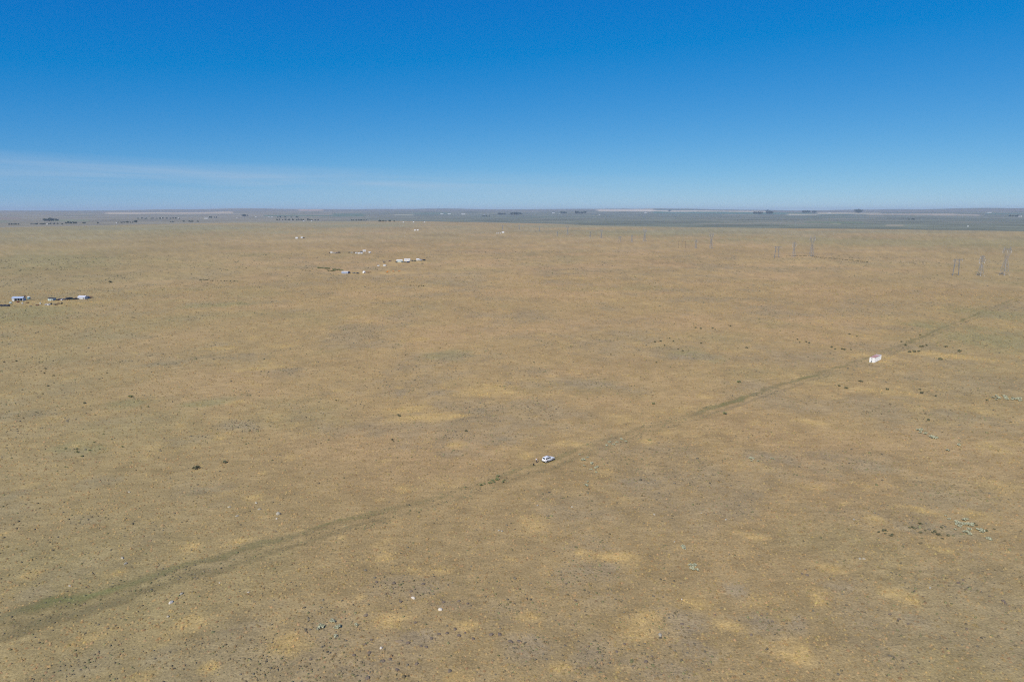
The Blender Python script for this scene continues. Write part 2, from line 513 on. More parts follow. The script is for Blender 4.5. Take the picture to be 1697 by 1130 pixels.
class MB:
    def __init__(self):
        self.v, self.f = [], []

    def poly(self, pts):
        n = len(self.v)
        self.v += [tuple(p) for p in pts]
        self.f.append(tuple(range(n, n + len(pts))))
        return self

    def hexa(self, p):
        """eight corners: bottom ring 0-3, top ring 4-7"""
        n = len(self.v)
        self.v += [tuple(q) for q in p]
        for q in ((3, 2, 1, 0), (4, 5, 6, 7), (0, 1, 5, 4), (1, 2, 6, 5), (2, 3, 7, 6), (3, 0, 4, 7)):
            self.f.append(tuple(n + i for i in q))
        return self

    def box(self, x0, x1, y0, y1, z0, z1):
        return self.hexa([(x0, y0, z0), (x1, y0, z0), (x1, y1, z0), (x0, y1, z0), (x0, y0, z1), (x1, y0, z1), (x1, y1, z1), (x0, y1, z1)])

    def bar(self, a, b, w, w2=None):
        a, b = Vector(a), Vector(b)
        d = (b - a).normalized()
        s = d.cross(Vector((0, 0, 1)))
        if s.length < 1e-3:
            s = Vector((1, 0, 0))
        s.normalize()
        t = d.cross(s)
        w2 = w if w2 is None else w2
        p = [a + s * i * w / 2 + t * j * w / 2 for i, j in ((-1, -1), (1, -1), (1, 1), (-1, 1))]
        q = [b + s * i * w2 / 2 + t * j * w2 / 2 for i, j in ((-1, -1), (1, -1), (1, 1), (-1, 1))]
        return self.hexa(p + q)

    def cyl(self, c, axis, r, length, n=14, r2=None):
        """capped cylinder or cone centred on c"""
        ax = Vector(axis).normalized()
        s = ax.orthogonal().normalized()
        t = ax.cross(s)
        r2 = r if r2 is None else r2
        b = len(self.v)
        c = Vector(c)
        for k, rr in ((-.5, r), (.5, r2)):
            for i in range(n):
                a = 2 * math.pi * i / n
                self.v.append(tuple(c + ax * k * length + (s * math.cos(a) + t * math.sin(a)) * rr))
        for i in range(n):
            j = (i + 1) % n
            self.f.append((b + i, b + j, b + n + j, b + n + i))
        self.f.append(tuple(b + i for i in reversed(range(n))))
        self.f.append(tuple(b + n + i for i in range(n)))
        return self

    def loft(self, rings, caps=True):
        b, n = len(self.v), len(rings[0])
        for rg in rings:
            self.v += [tuple(p) for p in rg]
        for k in range(len(rings) - 1):
            for i in range(n):
                j = (i + 1) % n
                self.f.append((b + k * n + i, b + k * n + j, b + (k + 1) * n + j, b + (k + 1) * n + i))
        if caps:
            self.f.append(tuple(b + i for i in reversed(range(n))))
            self.f.append(tuple(b + (len(rings) - 1) * n + i for i in range(n)))
        return self

    def build(self, name, m, parent=None, bevel=0.0, smooth=False):
        me = bpy.data.meshes.new(name)
        me.from_pydata(self.v, [], self.f)
        bm = bmesh.new()
        bm.from_mesh(me)
        bmesh.ops.recalc_face_normals(bm, faces=bm.faces)
        if bevel:
            bmesh.ops.bevel(bm, geom=[e for e in bm.edges if e.is_manifold and e.calc_face_angle(0) > 0.4], offset=bevel, segments=2, profile=0.5, affect='EDGES')
        bm.to_mesh(me)
        bm.free()
        if smooth:
            me.polygons.foreach_set('use_smooth', [True] * len(me.polygons))
        me.update()
        me.materials.append(m)
        o = bpy.data.objects.new(name, me)
        COL.objects.link(o)
        o.parent = parent
        return o


def tag(o, label=None, cat=None, group=None, kind=None):
    for k_, v_ in (('label', label), ('category', cat), ('group', group), ('kind', kind)):
        if v_:
            o[k_] = v_
    return o


def thing(name, loc, rz, label, cat, group=None):
    o = bpy.data.objects.new(name, None)
    o.empty_display_size = 0.5
    o.location = loc
    o.rotation_euler = (0, 0, rz)
    COL.objects.link(o)
    return tag(o, label, cat, group)


def on_ground(u, v, sink=0.02):
    p, t = at(u, v)
    return Vector((p[0], p[1], h(p[0], p[1]) - sink))


def copy_tree(o, parent=None):
    c = o.copy()
    COL.objects.link(c)
    c.parent = parent
    for ch in o.children:
        copy_tree(ch, c)
    return c


# ------------------------------------------------------------------ the ground, one sheet to the horizon
def make_ground():
    dense = np.radians(np.linspace(-50, 50, 540))
    ang = np.concatenate([dense, np.radians(np.linspace(50, 310, 66)[1:-1])])
    v1 = 96768.0 / np.arange(1000, 26, -2.1)
    rr = np.concatenate([[6, 20, 40, 60, 75], v1[(v1 > 85)], np.geomspace(3800, 30500, 190)])
    A, RR = np.meshgrid(ang, rr)
    x, y = RR * np.sin(A), RR * np.cos(A)
    z = terrain(x, y)
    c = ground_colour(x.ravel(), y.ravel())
    n, m = len(rr), len(ang)
    i, j = np.meshgrid(np.arange(n - 1), np.arange(m), indexing='ij')
    j2 = (j + 1) % m
    F = np.stack([i * m + j, i * m + j2, (i + 1) * m + j2, (i + 1) * m + j], -1).reshape(-1, 4)
    V = np.stack([x, y, z], -1).reshape(-1, 3)
    V = np.vstack([V, [[0, 0, 0]]])
    c = np.vstack([c, TAN[None]])
    k = len(V) - 1
    cap = np.stack([np.full(m, k), (np.arange(m) + 1) % m, np.arange(m), np.arange(m)], -1)
    F = F[:, ::-1]
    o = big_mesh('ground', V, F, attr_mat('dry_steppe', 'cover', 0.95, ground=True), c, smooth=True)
    return tag(o, 'dry tan grassland plain reaching to the hills', None, None, 'structure')


make_ground()


# ------------------------------------------------------------------ the trail
def make_track():
    cs = np.linspace(-1, 1, 21)
    n = len(TRK)
    s = np.arange(n) * 1.5
    wid = 6.6 + 2.8 * (fbm(s, s * 0, 40.0, 401, 3) - .5) + 2.6 * sstep(-20, -110, TRK[:, 0])
    V, C = [], []
    rut = np.array([.262, .246, .122])
    mid = np.array([.340, .250, .115])
    dusty = np.array([.400, .315, .180])
    grn = np.array([.222, .232, .088])
    x = TRK[:, None, 0] + TRN[:, None, 0] * cs[None] * wid[:, None]
    y = TRK[:, None, 1] + TRN[:, None, 1] * cs[None] * wid[:, None]
    z = terrain(x, y) + 0.05
    nn = fbm(x, y, 6.0, 411, 3)
    n2 = fbm(x, y, 26.0, 421, 3)
    cc = np.broadcast_to(cs[None], x.shape)
    cc = cc + 0.9 * (fbm(x, y, 9.0, 415, 4) - 0.5) + 0.5 * (fbm(x, y, 30.0, 417, 2) - 0.5)
    up = np.exp(-((cc - 0.38) / 0.36) ** 2)
    lo = np.exp(-((cc + 0.42) / 0.30) ** 2)
    near = (1 - sstep(190, 300, s))[:, None]                # the part towards the viewer's left
    C = np.broadcast_to(mid, x.shape + (3,)).copy()
    pal = (rut * (1 - sstep(.4, .65, n2)[..., None]) + grn * sstep(.4, .65, n2)[..., None])
    C = C * (1 - up[..., None] * .95) + pal * up[..., None] * .95
    lowc = np.array([.245, .214, .106]) * near[..., None] + dusty * (1 - near[..., None])
    C = C * (1 - lo[..., None] * .85) + lowc * lo[..., None] * .85
    C *= (0.72 + 0.56 * nn)[..., None]
    al = np.clip(np.maximum(up * 1.0, lo * (0.75 + 0.1 * near)) + 0.22 * (1 - np.abs(cc)), 0, 1) * (1 - sstep(.70, 1.0, np.abs(cs))[None])
    al = al * (0.85 + 0.8 * (n2 - 0.35))
    al *= np.interp(TRK[:, 0], [-200, -100, -60, -20, 20, 60, 100, 150, 200, 240, 330, 460], [.78, .76, .62, .48, .46, .58, .74, .70, .60, .58, .58, .45])[:, None]
    n_, m_ = x.shape
    i, j = np.meshgrid(np.arange(n_ - 1), np.arange(m_ - 1), indexing='ij')
    F = np.stack([i * m_ + j, (i + 1) * m_ + j, (i + 1) * m_ + j + 1, i * m_ + j + 1], -1).reshape(-1, 4)[:, ::-1]
    col = np.concatenate([C, al[..., None]], -1).reshape(-1, 4)
    o = big_mesh('dirt_track', np.stack([x, y, z], -1).reshape(-1, 3), F, attr_mat('track_surface', 'cover', 0.95, alpha=True), col, smooth=True)
    return tag(o, 'faint two-rut vehicle track crossing the dry plain', None, None, 'structure')


make_track()


# ------------------------------------------------------------------ low growth too many to count
def scatter(n, r0, r1, power, seed, fov=48):
    g = np.random.default_rng(seed)
    # density falls with distance: sample r with pdf ~ r * r^-power
    e = 2 - power
    u = g.random(n)
    r = (r0 ** e + u * (r1 ** e - r0 ** e)) ** (1 / e)
    a = np.radians(g.uniform(-fov, fov, n))
    return r * np.sin(a), r * np.cos(a), r, g


def make_tufts(name, n, r0, r1, power, seed, size, colfun, keep, sides=5, dome=False, label='', cat=None):
    x, y, r, g = scatter(n, r0, r1, power, seed)
    gold, grey, green = cover(x, y)
    td = track_dist(x, y)
    k = g.random(len(x)) < keep(gold, grey, green, td, r, x, y)
    x, y, r, gold, grey, green, td = (q[k] for q in (x, y, r, gold, grey, green, td))
    n = len(x)
    rad = size(g, n, r)
    hh = rad * g.uniform(0.5, 1.15, n)
    z = terrain(x, y)
    a0 = g.uniform(0, 6.283, n)
    rings = [(1.0, -0.06), (0.85, 0.55)] if dome else [(1.0, -0.05)]
    V = []
    for (rs, hs) in rings:
        for i in range(sides):
            a = a0 + i * 6.283 / sides
            q = rad * rs * g.uniform(0.65, 1.3, n)
            V.append(np.stack([x + q * np.cos(a), y + q * np.sin(a), z + hh * hs * g.uniform(.75, 1.3, n) - 0.02], -1))
    V.append(np.stack([x + rad * g.uniform(-.3, .3, n), y + rad * g.uniform(-.3, .3, n), z + hh], -1))
    nv = len(V)
    V = np.stack(V, 1).reshape(-1, 3)
    tri = []
    top = nv - 1
    for i in range(sides):
        j = (i + 1) % sides
        if dome:
            tri += [(i, j, sides + j), (i, sides + j, sides + i), (sides + i, sides + j, top)]
        else:
            tri.append((i, j, top))
    F = (np.arange(n)[:, None, None] * nv + np.array(tri)[None]).reshape(-1, 3)
    c = colfun(g, n, gold, grey, green, td)
    c = np.repeat(c, nv, 0).reshape(n, nv, 3)
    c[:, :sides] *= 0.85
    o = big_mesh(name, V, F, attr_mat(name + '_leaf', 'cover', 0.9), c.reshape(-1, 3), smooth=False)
    return tag(o, label, cat, None, 'stuff')


def straw_col(g, n, gold, grey, green, td):
    c = np.broadcast_to(TAN * 0.95, (n, 3)).copy()
    c = c * (1 - gold[:, None]) + GOLDC * gold[:, None]
    c = c * (1 - .7 * grey[:, None]) + GREYC * .85 * .7 * grey[:, None]
    c = c * (1 - .7 * green[:, None]) + GREENC * .9 * .7 * green[:, None]
    w = (np.abs(td) < 5)[:, None] * 0.6
    c = c * (1 - w) + np.array([.20, .19, .105]) * w
    return c * g.uniform(0.62, 1.12, n)[:, None] * (1 + g.uniform(-.07, .07, (n, 3)))


def dark_col(g, n, gold, grey, green, td):
    a, b, d = np.array([.150, .120, .066]), np.array([.135, .130, .062]), np.array([.110, .096, .066])  # sage and weed tones, darkened to hold the clumps' self-shadow
    k = g.random(n)[:, None]
    c = np.where(k < 0.45, a, np.where(k < 0.75 , b, d))
    return c * g.uniform(0.85, 1.7, n)[:, None]


make_tufts('dry_grass', 190000, 75, 900, 1.35, 501, lambda g, n, r: g.uniform(.13, .32, n) * (1 + r / 500),
           straw_col, lambda go, gr, ge, td, r, x, y: np.clip(0.55 + .45 * go - .25 * gr, 0, 1) * np.where(np.abs(td) < 4, .7, 1.0),
           label='bunches of dry straw-coloured grass over the plain', cat='grass')
make_tufts('low_sagebrush', 190000, 75, 1500, 1.55, 511, lambda g, n, r: (.09 + .15 * g.random(n) ** 2 + .12 * (g.random(n) > .97)) * (1 + r / 420),
           dark_col, lambda go, gr, ge, td, r, x, y: np.clip((.10 + .66 * gr + .25 * ge - .12 * go) * (0.35 + 1.3 * sstep(.40, .62, fbm(x, y, 17.0, 521, 3)))
                                                             + .5 * np.exp(-((td + 2.6) / 1.3) ** 2) + .3 * np.exp(-((td - 2.4) / 1.6) ** 2), 0, 1),
           dome=True, label='small dark low sagebrush and weeds dotted over the plain', cat='shrub')


# ------------------------------------------------------------------ paints
WHITE = mat('white_paint', (.80, .80, .78), 0.35, 0, .06)
OFFW = mat('weathered_white', (.70, .69, .65), 0.6, 0, .14)
GLASS = mat('dark_glass', (.012, .016, .022), 0.06, 0, .1, spec=.8)
RUBBER = mat('rubber', (.018, .018, .018), 0.85, 0, .2)
ALLOY = mat('alloy', (.42, .42, .43), 0.35, .8, .1)
TRIM = mat('black_trim', (.03, .03, .032), 0.6, 0, .2)
STEEL = mat('galvanised_steel', (.27, .285, .30), 0.55, .35, .15)
STEELD = mat('dull_steel', (.20, .215, .23), 0.6, .3, .15)
WOOD = mat('weathered_pole', (.13, .10, .075), 0.9, 0, .3)
REDROOF = mat('faded_red_roof', (.44, .235, .205), 0.8, 0, .35, 0.9)
DARK = mat('dark_opening', (.03, .032, .035), 0.9, 0, .2)
LAMP = mat('clear_lens', (.75, .77, .78), 0.15, 0, .05)
TAIL = mat('red_lens', (.30, .015, .012), 0.2, 0, .1)
ORANGE = mat('orange_machine', (.62, .24, .03), 0.5, 0, .25)
RUST = mat('rusty_brown', (.16, .085, .045), 0.85, 0, .4)
TEAL = mat('teal_paint', (.13, .26, .29), 0.55, 0, .25)
PALEGREEN = mat('pale_green_siding', (.52, .60, .55), 0.6, 0, .12)
BLUEWALL = mat('blue_grey_siding', (.25, .31, .46), 0.55, 0, .15)
BLUEROOF = mat('pale_blue_metal_roof', (.36, .43, .54), 0.45, .1, .1)
SILVER = mat('bright_metal_roof', (.74, .74, .74), 0.4, .3, .06)
GREYW = mat('light_grey_siding', (.55, .56, .57), 0.6, 0, .1)
CARS = [mat('car_black', (.02, .021, .024), .3), mat('car_navy', (.03, .05, .12), .3), mat('car_grey', (.16, .165, .17), .35), mat('car_maroon', (.14, .035, .03), .35),
        mat('car_white', (.78, .78, .77), .35, 0, .05), mat('car_silver', (.50, .51, .53), .35, .4, .08), mat('car_green', (.04, .075, .055), .35), mat('car_tan', (.36, .29, .19), .5)]
BLACK, NAVY, GREYP, MAROON, CWHITE, CSILVER, CGREEN, CTAN = range(8)


def panel(a, b, c, d, u0, u1, v0, v1, off=0.012, thick=0.01):
    """thin slab on the quad a-b-c-d (a to b along the bottom, d to c along the top), pushed outwards"""
    a, b, c, d = (Vector(q) for q in (a, b, c, d))

    def P(u, v):
        return (a * (1 - u) + b * u) * (1 - v) + (d * (1 - u) + c * u) * v
    nrm = (b - a).cross(d - a).normalized()
    q = [P(u0, v0), P(u1, v0), P(u1, v1), P(u0, v1)]
    return MB().hexa([p + nrm * off - nrm * thick for p in q] + [p + nrm * off for p in q])


def wheel(parent, x, y, rad, wid, rim_m=None):
    t = MB().cyl((x, y, rad), (0, 1, 0), rad, wid, 18).build('wheel', RUBBER, parent, bevel=0.03)
    s = 1 if y > 0 else -1
    MB().cyl((x, y + s * (wid / 2 + .004), rad), (0, 1, 0), rad * .62, 0.02, 14).build('rim', rim_m or ALLOY, t)
    return t


# ------------------------------------------------------------------ the white car on the trail
def make_suv():
    a_, b_ = at(904.3, 767.8)[0], at(919.6, 761.9)[0]
    c = (a_ + b_) / 2 + np.array([-0.70, 0.70]) * 0.95
    rz = math.atan2(b_[1] - a_[1], b_[0] - a_[0])
    o = thing('parked_car', (c[0], c[1], h(c[0], c[1]) + .02), rz, 'white station wagon style car parked on the grassy track beside a standing person', 'car')
    st = [(-2.42, .42, .80, .97), (-2.36, .34, .94, 1.08), (-1.9, .30, .965, 1.12), (.75, .30, .965, 1.12), (1.15, .30, .96, 1.10), (1.75, .31, .945, 1.04), (2.22, .35, .90, .93), (2.42, .42, .76, .78)]
    rings = []
    for (x, zb, w, zt) in st:
        zm = zb + (zt - zb) * .55
        half = [(w * .86, zb), (w * .98, zb + .10), (w, zm), (w * .985, zt - .10), (w * .90, zt)]
        rings.append([(x, y, z) for y, z in half] + [(x, -y, z) for y, z in reversed(half)])
    body = MB().loft(rings).build('body', WHITE, o, bevel=.02, smooth=False)
    B = [(-2.34, -.86, 1.07), (1.02, -.86, 1.07), (1.02, .86, 1.07), (-2.34, .86, 1.07)]
    T = [(-2.06, -.68, 1.76), (.22, -.68, 1.76), (.22, .68, 1.76), (-2.06, .68, 1.76)]
    MB().hexa(B + T).build('roof', WHITE, o, bevel=.06)
    # side glass in three panes a side, the rear and the front screen
    for s in (0, 1):
        a, b, c_, d = (B[0], B[1], T[1], T[0]) if s == 0 else (B[2], B[3], T[3], T[2])
        for (u0, u1) in ((.07, .29), (.33, .58), (.62, .90)):
            if s:
                u0, u1 = 1 - u1, 1 - u0
            panel(a, b, c_, d, u0, u1, .14, .84, .012, .02).build('side_window', GLASS, o)
    panel(B[3], B[0], T[0], T[3], .10, .90, .22, .86, .012, .02).build('rear_window', GLASS, o)
    panel(B[1], B[2], T[2], T[1], .06, .94, .08, .90, .012, .02).build('windscreen', GLASS, o)
    for y in (-.62, .62):
        MB().box(-1.8, .0, y - .025, y + .025, 1.77, 1.82).build('roof_rail', ALLOY, o)
        MB().box(2.22, 2.40, y - .16, y + .16, .70, .84).build('headlight', LAMP, o, bevel=.02)
        MB().box(-2.44, -2.36, y * 1.25 - .10, y * 1.25 + .10, .78, 1.05).build('tail_light', TAIL, o)
        MB().box(.72, .90, y * 1.53 - .08, y * 1.53 + .08, 1.08, 1.22).build('side_mirror', WHITE, o, bevel=.02)
    MB().box(-.25, .10, -.45, .45, 1.755, 1.772).build('sunroof', GLASS, o)
    MB().box(-2.50, -2.38, -.82, .82, .38, .58).build('rear_bumper', TRIM, o, bevel=.02)
    MB().box(2.36, 2.48, -.78, .78, .36, .54).build('front_bumper', TRIM, o, bevel=.02)
    MB().box(2.34, 2.445, -.40, .40, .58, .76).build('grille', TRIM, o)
    MB().box(-2.455, -2.42, -.26, .26, .66, .78).build('number_plate', OFFW, o)
    for x in (-1.45, 1.48):
        for y in (-.86, .86):
            MB().cyl((x, y + math.copysign(.075, y), .40), (0, 1, 0), .44, .06, 20).build('wheel_arch', TRIM, o)
            wheel(o, x, y + math.copysign(.04, y), .37, .25)
    for y in (-1, 1):
        MB().box(-1.0, 1.02, y * .965 - .02, y * .965 + .02, .30, .42).build('side_skirt', TRIM, o)
        for x in (-.75, .25):
            MB().box(x, x + .18, y * .972 - .015, y * .972 + .015, .92, .95).build('door_handle', ALLOY, o)
    return o


make_suv()


# ------------------------------------------------------------------ the person and the bag
def skin_obj(name, joints, bones, m, parent, sub=2):
    names = list(joints)
    me = bpy.data.meshes.new(name)
    me.from_pydata([joints[k_][0] for k_ in names], [(names.index(a), names.index(b)) for a, b in bones], [])
    o = bpy.data.objects.new(name, me)
    COL.objects.link(o)
    sk = o.modifiers.new('skin', 'SKIN')
    sk.use_smooth_shade = True
    o.modifiers.new('sub', 'SUBSURF').render_levels = sub
    lay = me.skin_vertices[0].data if me.skin_vertices else None
    if lay is None:
        bm = bmesh.new()
        bm.from_mesh(me)
        bm.verts.layers.skin.verify()
        bm.to_mesh(me)
        bm.free()
        lay = me.skin_vertices[0].data
    for i, k_ in enumerate(names):
        r_ = joints[k_][1]
        lay[i].radius = r_ if isinstance(r_, tuple) else (r_, r_)
        lay[i].use_root = (i == 0)
    me.materials.append(m)
    o.parent = parent
    return o


def make_person():
    p = on_ground(888.9, 766.6, 0.0)
    o = thing('person', p, R(205), 'person in white top and dark trousers standing on the track behind the white car', 'person')
    J = {'pelvis': ((0, 0, .98), (.15, .11)), 'waist': ((0, 0, 1.12), (.135, .10)), 'chest': ((0, .01, 1.33), (.165, .115)), 'neck0': ((0, 0, 1.47), .07), 'neck': ((0, 0, 1.53), .055),
         'head0': ((0, .01, 1.60), (.07, .085)), 'head1': ((0, .015, 1.68), (.078, .098)), 'head2': ((0, .0, 1.76), (.062, .075))}
    Bn = [('pelvis', 'waist'), ('waist', 'chest'), ('chest', 'neck0'), ('neck0', 'neck'), ('neck', 'head0'), ('head0', 'head1'), ('head1', 'head2')]
    for s, n in ((-1, 'l'), (1, 'r')):
        fx = .10 if n == 'l' else .02
        J.update({n + 'hip': ((s * .10, 0, .92), .095), n + 'knee': ((s * .12, .03 + fx * .4, .50), .062), n + 'ankle': ((s * .13, fx * .5, .09), .042), n + 'toe': ((s * .15, fx * .5 + .16, .035), .036),
                  n + 'sho': ((s * .185, 0, 1.42), .062), n + 'elb': ((s * .255, -.02, 1.14), .045), n + 'wri': ((s * .25, .10, .92), .030), n + 'palm': ((s * .25, .14, .84), (.018, .036))})
        Bn += [('pelvis', n + 'hip'), (n + 'hip', n + 'knee'), (n + 'knee', n + 'ankle'), (n + 'ankle', n + 'toe'), ('chest', n + 'sho'), (n + 'sho', n + 'elb'), (n + 'elb', n + 'wri'), (n + 'wri', n + 'palm')]
        for i, (dy, ln) in enumerate(((-.028, .060), (-.010, .072), (.010, .070), (.028, .058))):
            J[n + 'f%da' % i] = ((s * .25, .155 + dy, .79), .009)
            J[n + 'f%db' % i] = ((s * .235, .165 + dy, .79 - ln), .008)
            Bn += [(n + 'palm', n + 'f%da' % i), (n + 'f%da' % i, n + 'f%db' % i)]
        J[n + 'ta'] = ((s * .235, .185, .85), .010)
        J[n + 'tb'] = ((s * .225, .205, .80), .009)
        Bn += [(n + 'palm', n + 'ta'), (n + 'ta', n + 'tb')]
    skin_obj('body', J, Bn, mat('skin', (.50, .32, .24), .6, 0, .08), o, 1)

    def grow(keys, f):
        return {k_: (J[k_][0], tuple(q + f for q in (J[k_][1] if isinstance(J[k_][1], tuple) else (J[k_][1],) * 2))) for k_ in keys}
    kk = ['chest', 'waist', 'pelvis', 'neck0', 'lsho', 'rsho', 'lelb', 'relb']
    skin_obj('shirt', grow(kk, .022), [b for b in Bn if b[0] in kk and b[1] in kk], mat('white_cotton', (.78, .76, .73), .9, 0, .06), o, 1)
    kk = ['pelvis', 'lhip', 'rhip', 'lknee', 'rknee', 'lankle', 'rankle']
    skin_obj('trousers', grow(kk, .024), [b for b in Bn if b[0] in kk and b[1] in kk], mat('dark_denim', (.022, .026, .040), .9, 0, .15), o, 1)
    bm = bmesh.new()
    bmesh.ops.create_icosphere(bm, subdivisions=2, radius=.105, matrix=Matrix.Translation((0, -.012, 1.735)) @ Matrix.Diagonal((.88, 1.05, .82, 1)))
    me = bpy.data.meshes.new('hair')
    bm.to_mesh(me)
    bm.free()
    me.materials.append(mat('brown_hair', (.07, .045, .03), .8, 0, .2))
    ho = bpy.data.objects.new('hair', me)
    COL.objects.link(ho)
    ho.parent = o
    f = MB().hexa([(-.014, .085, 1.635), (.014, .085, 1.635), (.010, .08, 1.64), (-.010, .08, 1.64), (-.006, .10, 1.69), (.006, .10, 1.69), (.006, .08, 1.69), (-.006, .08, 1.69)])
    f.build('nose', MATS['skin'], o)
    for s in (-1, 1):
        MB().cyl((s * .13, .10, .04), (0, 1, 0), .045, .26, 10).build('shoe', RUBBER, o, bevel=.01)
    return o


make_person()


def make_bag():
    p = on_ground(884.3, 770.6)
    o = thing('backpack', p, R(25), 'small black bag standing in the grass left of the white car, nearest the viewer', 'bag')
    cloth = mat('black_nylon', (.016, .017, .018), .85, 0, .2)
    rg = []
    for z, w, d in ((0, .26, .17), (.10, .29, .20), (.32, .27, .18), (.50, .21, .15), (.60, .12, .09)):
        rg.append([(w * math.cos(a) * (1 if abs(math.cos(a)) > .5 else .9), d * math.sin(a), z) for a in np.linspace(0, 2 * math.pi, 14, endpoint=False)])
    MB().loft(rg).build('main_compartment', cloth, o, bevel=.01)
    MB().box(-.17, .17, -.27, -.17, .05, .30).build('front_pocket', cloth, o, bevel=.03)
    MB().box(-.13, .13, -.12, .10, .585, .63).build('top_flap', cloth, o, bevel=.015)
    for x in (-.11, .11):
        b = MB()
        pts = [(x, .15, .50), (x * 1.1, .22, .42), (x * 1.25, .23, .25), (x * 1.2, .19, .08)]
        for i in range(3):
            b.bar(pts[i], pts[i + 1], .045)
        b.build('shoulder_strap', cloth, o)
    MB().bar((-.05, .06, .64), (.05, .06, .67), .02).bar((.05, .06, .67), (.06, .06, .62), .02).build('grab_handle', cloth, o)


make_bag()


# ------------------------------------------------------------------ the white container with the red roof
def make_container():
    e0, e1, e2 = at(1440.4, 600.0)[0], at(1448.8, 601.2)[0], at(1460.4, 595.4)[0]
    ax = (e2 - e1) / np.linalg.norm(e2 - e1)
    L, Wd, Hh = 12.1, 2.55, 2.75
    c = e1 + ax * L / 2 + np.array([-ax[1], ax[0]]) * Wd / 2
    o = thing('shipping_container', (c[0], c[1], h(c[0], c[1]) + .04), math.atan2(ax[1], ax[0]), 'long white metal container with faded red roof standing beside the track', 'container')
    hw = Wd / 2

    def corrugated(y, s):
        b = MB()
        n = 40
        x0 = -L / 2 + .14
        step = (L - .28) / n
        prof = []
        for i in range(n):
            xx = x0 + i * step
            prof += [(xx, 0), (xx + step * .3, 0), (xx + step * .5, .045), (xx + step * .8, .045)]
        prof.append((x0 + n * step, 0))
        for (xa, da), (xb, db) in zip(prof[:-1], prof[1:]):
            b.poly([(xa, y - s * da, .16), (xb, y - s * db, .16), (xb, y - s * db, Hh - .12), (xa, y - s * da, Hh - .12)])
        return b
    corrugated(-hw + .012, -1).build('side_wall', WHITE, o)
    corrugated(hw - .012, 1).build('side_wall', WHITE, o)
    MB().box(-L / 2 + .06, L / 2 - .06, -hw + .07, hw - .07, .10, .16).build('floor_pan', STEELD, o)
    for x in (-1, 1):
        for y in (-1, 1):
            MB().box(x * L / 2 - .08, x * L / 2 + .08, y * hw - .075, y * hw + .075, 0, Hh).build('corner_post', WHITE, o, bevel=.01)
    for y in (-1, 1):
        MB().box(-L / 2 + .081, L / 2 - .081, y * hw - .05, y * hw + .05, .02, .158).build('bottom_rail', WHITE, o)
        MB().box(-L / 2 + .081, L / 2 - .081, y * hw - .045, y * hw + .045, Hh - .118, Hh - .01).build('top_rail', WHITE, o)
    for x in (-1, 1):
        MB().box(x * L / 2 - .05, x * L / 2 + .05, -hw + .078, hw - .078, Hh - .14, Hh - .01).build('end_header', WHITE, o)
        MB().box(x * L / 2 - .05, x * L / 2 + .05, -hw + .078, hw - .078, .02, .16).build('end_sill', WHITE, o)
    # end towards the viewer's left: two leaves with a dark vent above a darker hatch
    for y0, y1 in ((-hw + .08, -.01), (.01, hw - .08)):
        d = MB().box(-L / 2 - .02, -L / 2 + .03, y0, y1, .162, Hh - .142).build('door', WHITE, o)
        for yy in (y0 + .3, y1 - .3):
            MB().bar((-L / 2 - .045, yy, .2), (-L / 2 - .045, yy, Hh - .2), .035).build('lock_bar', ALLOY, d)
    MB().box(-L / 2 - .075, -L / 2 - .065, -.12, .42, Hh - .80, Hh - .32).build('vent', DARK, o)
    MB().box(-L / 2 - .075, -L / 2 - .065, -.15, .48, .30, .92).build('hatch', DARK, o)
    MB().box(L / 2 - .03, L / 2 + .02, -hw + .08, hw - .08, .162, Hh - .142).build('end_wall', WHITE, o)
    # roof: pressed sheets, each a piece
    n = 12
    for i in range(n):
        x0, x1 = -L / 2 + .085 + (L - .17) * i / n, -L / 2 + .085 + (L - .17) * (i + 1) / n
        b = MB()
        b.box(x0 + .01, x1 - .01, -hw + .055, hw - .055, Hh - .03, Hh - .006)
        b.box(x0 + .16, x1 - .16, -hw + .2, hw - .2, Hh - .004, Hh + .024)
        b.build('roof_sheet', REDROOF if i < n - 2 else mat('bleached_roof', (.55, .47, .45), .8, 0, .25, 1.0), o)
    return o


make_container()


# ------------------------------------------------------------------ lattice towers and poles of the power lines
LINE_RZ = R(14)


